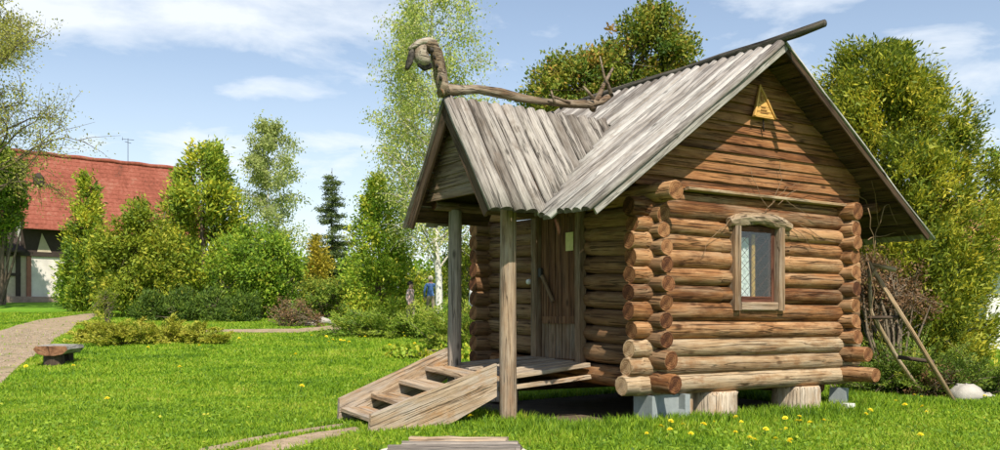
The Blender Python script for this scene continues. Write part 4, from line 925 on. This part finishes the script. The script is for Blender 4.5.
juniper('spreading_juniper', 384, 28.5, [(0, 0, 1), (.9, -.2, 1), (-.7, .2, .8), (1.6, -.6, .9), (.3, .5, 1.1)], 'spreading bright green juniper at the edge of the lawn', 'greenjuniper', 50, (.9, 1.7), 170, 230, .7, (.085, .027), tone=.55, thick=.08)
juniper('spreading_juniper', 472, 22.5, [(0, 0, 1), (-.6, .4, .9), (.3, .6, 1)], 'feathery upright juniper just behind the porch', 'greenjuniper', 51, (.7, 1.45), 150, 200, 1.3, (.075, .022), tone=.6, thick=.075)
shrub('ground_cover_plant', 462, 20.5, [(-.5, 0, .1, .5, .3, .14), (.2, .1, .12, .5, .3, .15), (-1.3, .6, .1, .5, .3, .12)], 'low broad leaved plants at the foot of the juniper by the stairs', 'fresh', 52, 80, 30, (.09, .06), .12, 'plant', 3, tone=.7)
p = on_ground(108, 324)
shrub('twiggy_shrub', 107, p[1], [(0, 0, .72, .42, .4, .5), (.1, 0, 1.05, .3, .3, .25), (-.2, 0, .6, .3, .3, .3)], 'small twiggy olive shrub on a bare stem behind the golden juniper', 'yellowgreen', 53, 110, 45, (.05, .025), .14, stems=10, tone=.42, twig=80)
p = on_ground(150, 346)
juniper('golden_juniper', 150, p[1] + .9, [(-1.35, .2, .75), (-.75, 0, 1.1), (-.15, .1, 1.15), (.35, .4, .9), (.8, .2, .75), (1.25, .0, .6), (-.4, .8, 1.0), (-1.2, 1.0, .8), (-.5, -.4, .8), (1.75, -.1, .4)], 'wide flat golden juniper spreading over the lawn beside the log bench', 'goldjuniper', 54, (.55, 1.2), 340, 210, .58, (.08, .025), tone=.72, thick=.075)
# behind and right of the hut
shrub('bronze_tree', 618, 26, [(-1.25, 0, 6.7, 1.15, 1.1, 1.05), (-1.95, 0, 6.2, .85, .8, .95), (-.6, 0, 7.2, .9, .8, .8), (.0, 0, 7.3, .8, .8, .8), (-1.4, 0, 7.2, .8, .8, .75), (.9, 0, 7.9, 1.15, 1.1, 1.1), (.85, 0, 8.7, .65, .7, .6), (1.7, .1, 7.1, .85, .9, .85), (-.2, 0, 6.5, 1.2, 1.1, 1.0), (.7, 0, 6.4, 1.3, 1.1, 1.0), (0, 0, 4.6, 1.7, 1.4, 1.4)], 'bronze and green leafed tree rising behind the porch ridge', 'autumn', 60, 1100, 66, (.095, .05), .27, 'tree', 16, BK, tone=.57, twig=120)
conifer('thuja', 892, 17.2, 52, [(0, 1.4), (.25, 1.8), (.45, 1.8), (.62, 1.58), (.78, 1.25), (.9, .95), (1, .45)], 'huge dense golden green thuja behind the right side of the hut', 'thuja_gold', 61, 2300, 120, (.085, .025), .19, lean=(-.07, 0), tone=.40)
branchy('young_tree', ground_at(996, 24), 4.9, 'thin young tree with open twigs at the right edge of the photo', 'fresh', BK, 63, 1.0, n1=18, n2=8, z0=.35, leaf=(.09, .05), per=14, r0=.05, rise=.8, lr=.1)
shrub('brown_shrub', 893, 14.9, [(-.1, .3, 1.55, .6, .6, .6), (-.4, .3, 1.75, .5, .5, .45), (.35, .3, 1.45, .45, .5, .5)], 'dry brown twiggy shrub beside the far corner of the hut', 'brown', 64, 200, 60, (.045, .022), .17, stems=26, tone=.45, twig=190)
juniper('spreading_juniper', 938, 14.2, [(0, 0, 1), (-.75, .4, .9), (.45, .3, .95), (-.5, .2, .9), (.8, -.1, .7), (-.1, .5, 1.1)], 'feathery dark green juniper behind the ladder and the white rock', 'juniper', 65, (.6, 1.15), 260, 210, .95, (.05, .014), tone=.46, thick=.06)
shrub('brown_shrub', 925, 13.9, [(0, 0, .2, .6, .35, .22), (.5, .1, .25, .3, .3, .2)], 'low dry brown growth at the foot of the ladder', 'brown', 66, 70, 45, (.04, .018), .12, stems=10, tone=.5, twig=60)

# the far edge of the wood behind the garden
fr_ = np.random.default_rng(88); nb_ = 150; bx = np.linspace(-34, 95, nb_) + fr_.normal(0, .6, nb_); by = 80 + fr_.uniform(-5, 7, nb_); bh = fr_.uniform(1.4, 2.6, nb_)
q_ = fr_.normal(size=(nb_, 420, 3)); q_ = q_ / np.linalg.norm(q_, axis=2, keepdims=True) * fr_.uniform(.5, 1.08, (nb_, 420, 1)); LP = np.stack([bx, by, gz(bx, by) + bh * .8], 1)[:, None] + q_ * np.stack([bh * .9, bh * .8, bh], 1)[:, None]
sz = fr_.uniform(.5, 1.5, nb_ * 420); o = leaves('far_wood', LP.reshape(-1, 3), (q_ + fr_.normal(0, .6, q_.shape)).reshape(-1, 3), sz * .42, sz * .2, (fr_.normal(.42, .15, (nb_, 1)) + fr_.normal(0, .15, (nb_, 420))).ravel(), LM['fresh'], None, (q_ + np.array([0, 0, .5])).reshape(-1, 3))
tag(o, 'low green edge of the wood far behind the garden trees', 'wood', kind='stuff')

# ------------------------------------------------------------------ red roofed house on the left
HD = Vector((.75, .66, 0)).normalized(); ha = math.atan2(HD.y, HD.x); hb = at(7, 151, 65.0); gh = gzf(hb.x, 65)
house = empty('red_roofed_house', (hb.x, hb.y, gh), ha, label='long old house with a red tiled roof and white timbered walls', cat='house')
def roofmat():
    m, t = newmat('red_roof_tile'); oc = t.new('ShaderNodeTexCoord').outputs['Object']
    n = t.noise(oc, .7, 6, .7); n2 = t.noise(t.mapv(oc, (3, 1, 3)), 2.2, 4, .7)
    c = t.ramp(t.math('ADD', t.math('MULTIPLY', n, .55), t.math('MULTIPLY', n2, .45)), [(.34, (.09, .045, .03)), (.44, (.21, .06, .036)), (.54, (.28, .085, .055)), (.64, (.30, .135, .09)), (.74, (.25, .18, .12))])
    finish(t, c, .8, n2, .5, .04, .2); return m
M['tile'] = roofmat(); M['plaster'] = plain('old_white_plaster', (.66, .60, .55), .25, 1.5); M['beige'] = plain('beige_infill', (.50, .42, .30), .25, 2); M['timber'] = plain('dark_house_timber', (.05, .035, .028), .3, 3)
M['redtrim'] = plain('faded_red_timber', (.30, .13, .09), .3, 3); M['stonebase'] = plain('stone_footing', (.34, .24, .19), .45, 2.2, .9, .8, .06)
ridge = hb.z - gh; eave = at(31, 228, 62.5).z - gh; RUN = 3.6; HL = 13
for sgn in (-1, 1):                                                   # rows of tiles: one stepped course after another
    L = math.hypot(RUN, ridge - eave); nrow = 17; V = []; F = []
    for r_ in range(nrow):
        s0, s1 = r_ / nrow, (r_ + 1.08) / nrow; nx_ = 60
        for j in range(nx_ + 1):
            x = HL * j / nx_; wv = .025 * (j % 2)
            V += [(x, sgn * RUN * s0, ridge - (ridge - eave) * s0 + .0 + wv), (x, sgn * RUN * s1, ridge - (ridge - eave) * s1 + .05 + wv), (x, sgn * RUN * s1, ridge - (ridge - eave) * s1 + .0)]
        o0 = r_ * (nx_ + 1) * 3
        for j in range(nx_):
            a = o0 + j * 3; F += [[a, a + 3, a + 4, a + 1], [a + 1, a + 4, a + 5, a + 2]]
    if sgn < 0: F = [f[::-1] for f in F]
    part('roof', V, F, M['tile'], house)
mb = MB(); mb.tube([(x, 0, ridge + .06 + .03 * math.sin(x * 3)) for x in np.linspace(0, HL, 30)], .16, 6); mb.build('ridge_tiles', M['tile'], house)
wy = -RUN + 1.0; base = .35
mb = MB(); mb.box((.6, wy + .1, 0), (HL, -wy - .1, eave + .8)); mb.build('wall', M['plaster'], house)
mb = MB(); mb.box((.2, wy - .15, -1.2), (HL, wy + .09, base)); mb.build('stone_footing', M['stonebase'], house)
for q in range(5):                                                    # infill panels between timbers
    x0 = .7 + q * 2.55; part('wall_panel', *box_vf((x0 + .14, wy - .03, base), (x0 + 2.35, wy + .08, 3.05)), M['plaster'] if q % 3 != 0 or q == 0 else M['beige'], house)
    part('timber_post', *box_vf((x0 - .14, wy - .08, base - .01), (x0 + .12, wy + .07, 3.05)), M['redtrim'] if q < 2 else M['timber'], house)
part('timber_beam', *box_vf((-.3, wy - .16, 3.06), (HL, wy + .06, 3.32)), M['timber'], house)
part('upper_wall', *box_vf((.2, wy - .02, 3.33), (HL, wy + .085, eave + .7)), M['timber'], house)
for q in range(4):
    x0 = 1.2 + q * 3.2; V = [(x0, wy - .05, 3.36), (x0 + .9, wy - .05, 3.36), (x0 + .3, wy - .05, eave - .2), (x0, wy + .0, 3.36), (x0 + .9, wy + .0, 3.36), (x0 + .3, wy, eave - .2)]
    part('gusset', V, [[0, 1, 2], [5, 4, 3], [0, 3, 4, 1], [1, 4, 5, 2], [2, 5, 3, 0]], M['beige'], house)
part('lean_to_roof', [(-5, wy - .6, 3.4), (.3, wy - .6, 3.4), (.3, wy + 2.5, 5.2), (-5, wy + 2.5, 5.2), (-5, wy - .6, 3.25), (.3, wy - .6, 3.25), (.3, wy + 2.5, 5.05), (-5, wy + 2.5, 5.05)], [[0, 1, 2, 3], [7, 6, 5, 4], [0, 4, 5, 1], [1, 5, 6, 2], [2, 6, 7, 3], [3, 7, 4, 0]], M['timber'], house)
part('lean_to_wall', *box_vf((-5, wy + .1, 0), (.55, wy + .3, 3.5)), M['beige'], house)
for x in (-3.4, -2.2, -1.1, -.1): part('timber_post', *box_vf((x, wy - .02, 0), (x + .28, wy + .095, 3.3)), M['timber'], house)
part('timber_beam', *box_vf((-5, wy + .0, 1.7), (.2, wy + .092, 1.9)), M['timber'], house); part('timber_beam', *box_vf((-5, wy - .1, 3.0), (-.31, wy + .09, 3.24)), M['timber'], house)
part('stone_footing', *box_vf((-5, wy - .2, -1.2), (.19, wy + .08, .35)), M['stonebase'], house)
vy = -RUN * .42; V, F, I = tube_vf([(0, 0, 0), (0, 0, .5), (0, 0, .8)], [.35, .35, .1], 10); part('roof_vent', V, F, M['timber'], house, (1.6, vy, ridge - (ridge - eave) * .42))
mb = MB(); mb.tube([(0, 0, 0), (0, 0, 1.9)], .022, 4); mb.tube([(-.45, 0, 1.8), (.45, 0, 1.83)], .018, 4); mb.tube([(-.3, -.2, 1.6), (.3, .2, 1.6)], .018, 4); mb.tube([(-.4, 0, 1.7), (-.4, 0, 1.95)], .014, 4); mb.build('antenna', M['iron'], house, (8.2, 0, ridge))

# white cottage at the right edge
cb_ = ground_at(1022, 23); ct = empty('white_cottage', cb_, .15, label='whitewashed cottage with an orange roof behind the bushes at the right edge', cat='cottage')
part('wall', *box_vf((-.95, 0, -.3), (6, 4, 2.2)), M['whitewash'], ct)
def orange():
    m, t = newmat('orange_brown_roof'); oc = t.new('ShaderNodeTexCoord').outputs['Object']; n = t.noise(oc, 2, 6, .7)
    finish(t, t.ramp(n, [(.3, (.26, .10, .05)), (.5, (.42, .19, .10)), (.7, (.5, .26, .15))]), .85, n, .4, .03); return m
M['oroof'] = orange()
V = [(-1.3, -.5, 2.1), (6.3, -.5, 2.1), (6.3, 2, 3.9), (-1.3, 2, 3.9), (6.3, 4.5, 2.1), (-1.3, 4.5, 2.1)]
part('roof', V + [(a, b, c - .12) for a, b, c in V], [[0, 1, 2, 3], [3, 2, 4, 5], [7, 6, 9, 8], [8, 9, 11, 10], [0, 6, 7, 1], [5, 4, 10, 11], [0, 3, 9, 6], [3, 5, 11, 9], [1, 7, 8, 2], [2, 8, 10, 4]], M['oroof'], ct)
part('gable_wall', [(-.94, .02, 2.2), (-.94, 3.98, 2.2), (-.94, 2, 3.72), (-.8, .02, 2.2), (-.8, 3.98, 2.2), (-.8, 2, 3.72)], [[0, 2, 1], [3, 4, 5], [0, 1, 4, 3], [1, 2, 5, 4], [2, 0, 3, 5]], M['whitewash'], ct)

# ------------------------------------------------------------------ people strolling in the garden
M['skin'] = plain('skin', (.50, .30, .22), .1, 20, .6); M['blue'] = plain('blue_shirt', (.10, .20, .46), .25, 14, .9); M['pink'] = plain('pale_pink_top', (.68, .48, .46), .2, 14, .9); M['whitecloth'] = plain('white_shirt', (.72, .70, .68), .15, 14, .9)
M['trousers'] = plain('dark_trousers', (.05, .05, .06), .3, 14, .9); M['beigecloth'] = plain('beige_trousers', (.35, .29, .2), .25, 14, .9); M['greyhair'] = plain('grey_hair', (.55, .48, .36), .2, 30, .8); M['darkhair'] = plain('dark_hair', (.03, .022, .018), .3, 30, .6)
def person(px, Y, h, rz, shirt, legs, hair, label, bag=False):
    b = ground_at(px, Y); s = h / 1.75; root = empty('person', b, rz, label=label, cat='person')
    J = {'pel': (0, 0, .95, .135), 'bel': (0, 0, 1.10, .13), 'che': (0, -.01, 1.30, .15), 'sho': (0, 0, 1.42, .11), 'nek': (0, -.01, 1.50, .055), 'jaw': (0, -.035, 1.57, .07), 'hed': (0, -.02, 1.66, .092), 'top': (0, -.01, 1.735, .06), 'nos': (0, -.115, 1.62, .016)}
    for sg, n in ((-1, 'l'), (1, 'r')):
        J.update({n + 'sh': (sg * .18, 0, 1.40, .065), n + 'el': (sg * .25, .03, 1.13, .045), n + 'wr': (sg * .24, -.06, .90, .03), n + 'ha': (sg * .235, -.085, .83, .034), n + 'fi': (sg * .23, -.10, .75, .014), n + 'th': (sg * .205, -.12, .81, .012),
                  n + 'hi': (sg * .095, 0, .90, .095), n + 'kn': (sg * .10, -.03 - sg * .08, .49, .062), n + 'an': (sg * .10, .03 - sg * .14, .09, .04), n + 'to': (sg * .11, -.13 - sg * .14, .035, .035)})
    E = [('pel', 'bel'), ('bel', 'che'), ('che', 'sho'), ('sho', 'nek'), ('nek', 'jaw'), ('jaw', 'hed'), ('hed', 'top'), ('jaw', 'nos')]
    for n in 'lr': E += [('sho', n + 'sh'), (n + 'sh', n + 'el'), (n + 'el', n + 'wr'), (n + 'wr', n + 'ha'), (n + 'ha', n + 'fi'), (n + 'ha', n + 'th'), ('pel', n + 'hi'), (n + 'hi', n + 'kn'), (n + 'kn', n + 'an'), (n + 'an', n + 'to')]
    ks = list(J); me = bpy.data.meshes.new('body'); me.from_pydata([tuple(c * s for c in J[k][:3]) for k in ks], [(ks.index(a), ks.index(c)) for a, c in E], [])
    o = bpy.data.objects.new('body', me); COL.objects.link(o); sk = o.modifiers.new('skin', 'SKIN'); o.modifiers.new('sub', 'SUBSURF').levels = 2
    for i, k in enumerate(ks): r = J[k][3] * s; me.skin_vertices[0].data[i].radius = (r * (1.25 if k in ('che', 'bel', 'sho') else 1), r * (.85 if k in ('che', 'bel') else 1)) if False else (r, r); me.skin_vertices[0].data[i].use_root = (k == 'pel')
    dg = bpy.context.evaluated_depsgraph_get(); dg.update(); m2 = bpy.data.meshes.new_from_object(o.evaluated_get(dg)); bpy.data.objects.remove(o); m2.name = 'body'; m2.materials.clear()
    for m in (M['skin'], M[shirt], M[legs], M['darkhair']): m2.materials.append(m)
    for f in m2.polygons:
        c = f.center / s; f.use_smooth = True
        f.material_index = 3 if c.z < .07 else 2 if (c.z < .97 and abs(c.x) < .2) else 0 if c.z > 1.47 or (abs(c.x) > .2 and c.z < .93) else 1
    link('body', m2, root)
    V = []; F = []
    for i in range(7):
        for j in range(12):
            th = 1.75 * i / 6; ph = 2 * math.pi * j / 12; V.append((.108 * s * math.sin(th) * math.cos(ph), s * (.012 + .118 * math.sin(th) * math.sin(ph)), s * .125 * math.cos(th)))
    for i in range(6):
        for j in range(12): F.append([i * 12 + j, (i + 1) * 12 + j, (i + 1) * 12 + (j + 1) % 12, i * 12 + (j + 1) % 12])
    part('hair', V, F, M[hair], root, (0, .0, 1.66 * s), (-.25, 0, 0), None, True)
person(430.5, 38.5, 1.78, math.pi + .2, 'blue', 'beigecloth', 'greyhair', 'person in a blue shirt seen from behind beside the birch trunk')
person(410.5, 33, 1.62, 1.2, 'pink', 'beigecloth', 'darkhair', 'person in a pale pink top walking left of the blue shirt')
person(474.5, 28, 1.68, -.9, 'whitecloth', 'trousers', 'darkhair', 'person in a white top and dark trousers seen between the porch posts')

# ------------------------------------------------------------------ grass, dandelions
def inside(P, poly):
    x, y = P[:, 0], P[:, 1]; c = np.zeros(len(P), bool); n = len(poly)
    for i in range(n):
        (x1, y1), (x2, y2) = poly[i], poly[i - 1]; m = ((y1 > y) != (y2 > y)); 
        if y1 == y2: continue
        c ^= m & (x < (x2 - x1) * (y - y1) / (y2 - y1) + x1)
    return c
def grassmat():
    m, t = newmat('grass_blade'); a = t.new('ShaderNodeAttribute', attribute_name='rnd').outputs['Fac']; oc = t.new('ShaderNodeTexCoord').outputs['Object']
    n = t.noise(oc, .45, 5, .65); n2 = t.noise(oc, 3, 3, .6)
    f = t.math('ADD', t.math('MULTIPLY', a, .40), t.math('ADD', t.math('MULTIPLY', n, .62), t.math('MULTIPLY', n2, .34)))
    f = t.math('SUBTRACT', f, .16)
    c = t.ramp(f, [(.32, (.07, .15, .012)), (.47, (.185, .32, .016)), (.58, (.295, .43, .022)), (.68, (.41, .45, .05)), (.84, (.48, .44, .12))])
    d = t.new('ShaderNodeBsdfPrincipled', ins={'Base Color': c, 'Roughness': .55, 'Specular IOR Level': .25}); tr = t.new('ShaderNodeBsdfTranslucent', ins={'Color': c})
    t.l.new(t.new('ShaderNodeMixShader', ins={0: .35, 1: d.outputs[0], 2: tr.outputs[0]}).outputs[0], t.new('ShaderNodeOutputMaterial').inputs[0]); return m
gr = np.random.default_rng(77); N = 820000
Y = 6.3 * np.exp(gr.random(N) * math.log(46 / 6.3)); X = (gr.random(N) * 2 - 1) * (.60 * Y + 1.2)
P = np.stack([X, Y], 1); keep = np.ones(N, bool)
for poly, pr in EXCL: keep &= ~(inside(P, poly) & (gr.random(N) < pr))
P = P[keep]; Y = Y[keep]; N = len(P)
L_ = (HI.to_3x3() @ Vector((0, 0, 0))); hx_ = np.array([[HI[0][0], HI[0][1]], [HI[1][0], HI[1][1]]]); uv = P @ hx_.T + np.array([HI[0][3], HI[1][3]])
near = np.exp(-np.maximum(0, np.maximum(np.maximum(-1.6 - uv[:, 0], uv[:, 0] - WID - 1.5), np.maximum(-.45 - uv[:, 1], uv[:, 1] - LEN))) * 3.0)
patch = .5 + .5 * np.sin(P[:, 0] * 1.7 + np.sin(P[:, 1] * 1.3) * 2) * np.sin(P[:, 1] * 1.1 + P[:, 0] * .4)
hgt = (.026 + .022 * patch + .06 * near) * gr.uniform(.5, 1.5, N) * (1 + .012 * Y); wd = (.0030 + .00075 * Y) * gr.uniform(.7, 1.4, N)
a = gr.random(N) * 2 * np.pi; side = np.stack([np.cos(a), np.sin(a), np.zeros(N)], 1) * wd[:, None]; ln = gr.normal(0, .45, (N, 2)) * hgt[:, None]
B = np.stack([P[:, 0], P[:, 1], gz(P[:, 0], P[:, 1]) - .004], 1); T = B + np.stack([ln[:, 0], ln[:, 1], hgt], 1)
V = np.stack([B - side, B + side, T], 1).reshape(-1, 3)
rn = np.clip(gr.normal(.5, .2, N) - .12 * near, 0, 1)
o = link('grass', fast_mesh('grass', V, np.arange(3 * N).reshape(-1, 3), grassmat(), np.repeat(rn, 3), n=3)); tag(o, 'short bright green lawn grass around the hut', 'grass', kind='stuff')

wr = np.random.default_rng(5); cen = []
for _ in range(420):
    y_ = 7.4 + wr.random() ** 1.6 * 9; cen.append(((wr.random() * 2 - 1) * (.56 * y_ + .3), y_, wr.uniform(.08, .35)))
cen = np.array(cen); k_ = wr.integers(len(cen), size=15000); q_ = cen[k_, :2] + wr.normal(0, 1, (15000, 2)) * cen[k_, 2:3]; ok = np.ones(len(q_), bool)
for poly, pr in EXCL: ok &= ~inside(q_, poly)
q_ = q_[ok]; n_ = len(q_); LP = np.stack([q_[:, 0], q_[:, 1], gz(q_[:, 0], q_[:, 1]) + wr.uniform(.01, .05, n_)], 1); sz = wr.uniform(.5, 1.5, n_)
o = leaves('clover', LP, wr.normal(0, 1, (n_, 3)) * np.array([1, 1, .35]), sz * .04, sz * .026, wr.normal(.45, .2, n_), LM['fresh'], None, np.tile([0, -.2, 1.], (n_, 1)), .4); tag(o, 'patches of small broad leaved weeds in the lawn', 'weeds', kind='stuff')
M['dandelion'] = plain('dandelion_yellow', (.85, .70, .03), .15, 60, .7); M['stalk'] = plain('dandelion_stalk', (.14, .24, .05), .2, 20)
def dandelion_mesh(seed):
    rg_ = random.Random(seed); mb = MB(); mb.tube([(0, 0, 0), (.004, .003, .05), (.006, 0, .1)], .0025, 4, 1)
    for ring, (r0, r1, z0, z1, n) in enumerate(((.004, .026, .1, .104, 12), (.003, .019, .102, .112, 10), (.0, .012, .103, .118, 8))):
        for i in range(n):
            a = 2 * math.pi * i / n + ring * .3 + rg_.uniform(-.1, .1); w_ = .3; c = math.cos; s = math.sin
            mb.add([(r0 * c(a), r0 * s(a), z0), (r1 * c(a - w_), r1 * s(a - w_), z1), (r1 * 1.08 * c(a), r1 * 1.08 * s(a), z1 + rg_.uniform(-.004, .004)), (r1 * c(a + w_), r1 * s(a + w_), z1)], [[0, 1, 2, 3]], 0)
    return mesh('dandelion', mb.V, mb.F, [M['dandelion'], M['stalk']], mb.I)
DM = [dandelion_mesh(i) for i in range(3)]; rg_ = random.Random(12)
def dandelions(pts, label, group, s=1.0):
    for px, py in pts:
        p = on_ground(px, py + 2); k = s * rg_.uniform(.8, 1.25)
        o = link('dandelion', rg_.choice(DM), None, (p[0], p[1], p[2] - .02), (rg_.uniform(-.5, .1), rg_.uniform(-.25, .25), rg_.uniform(0, 6))); o.scale = (k, k, k); tag(o, label, 'dandelion', group)
dandelions([(661, 423), (668, 428), (659, 432), (664, 426), (683, 428), (658, 426), (701, 432), (714, 426), (739, 423), (741, 427), (672, 436), (735, 438), (752, 445), (775, 446), (789, 444), (788, 432), (798, 426), (797, 421), (812, 430), (823, 425), (786, 424), (803, 425), (619, 419), (648, 438), (690, 441), (764, 436), (790, 447), (665, 430), (786, 447), (749, 446)], 'yellow dandelion in the grass in front of the hut foundation', 'dandelions in front of the hut foundation', .95)
dandelions([(905, 411), (926, 412), (928, 415), (896, 407), (914, 398), (922, 400), (862, 418), (920, 443), (866, 416), (985, 400)], 'yellow dandelion in the grass by the foot of the ladder', 'dandelions near the ladder', 1.0)
dandelions([(471, 423), (473, 425), (402, 336), (404, 340), (313, 339), (325, 339), (326, 344), (340, 343), (345, 343), (331, 343), (146, 350), (201, 350), (300, 392), (108, 405), (296, 360), (420, 344), (414, 348), (358, 338), (365, 341), (390, 350), (28, 371), (74, 370), (350, 345), (240, 342), (180, 372)], 'yellow dandelion scattered on the lawn left of the stairs', 'dandelions on the lawn', 1.5)
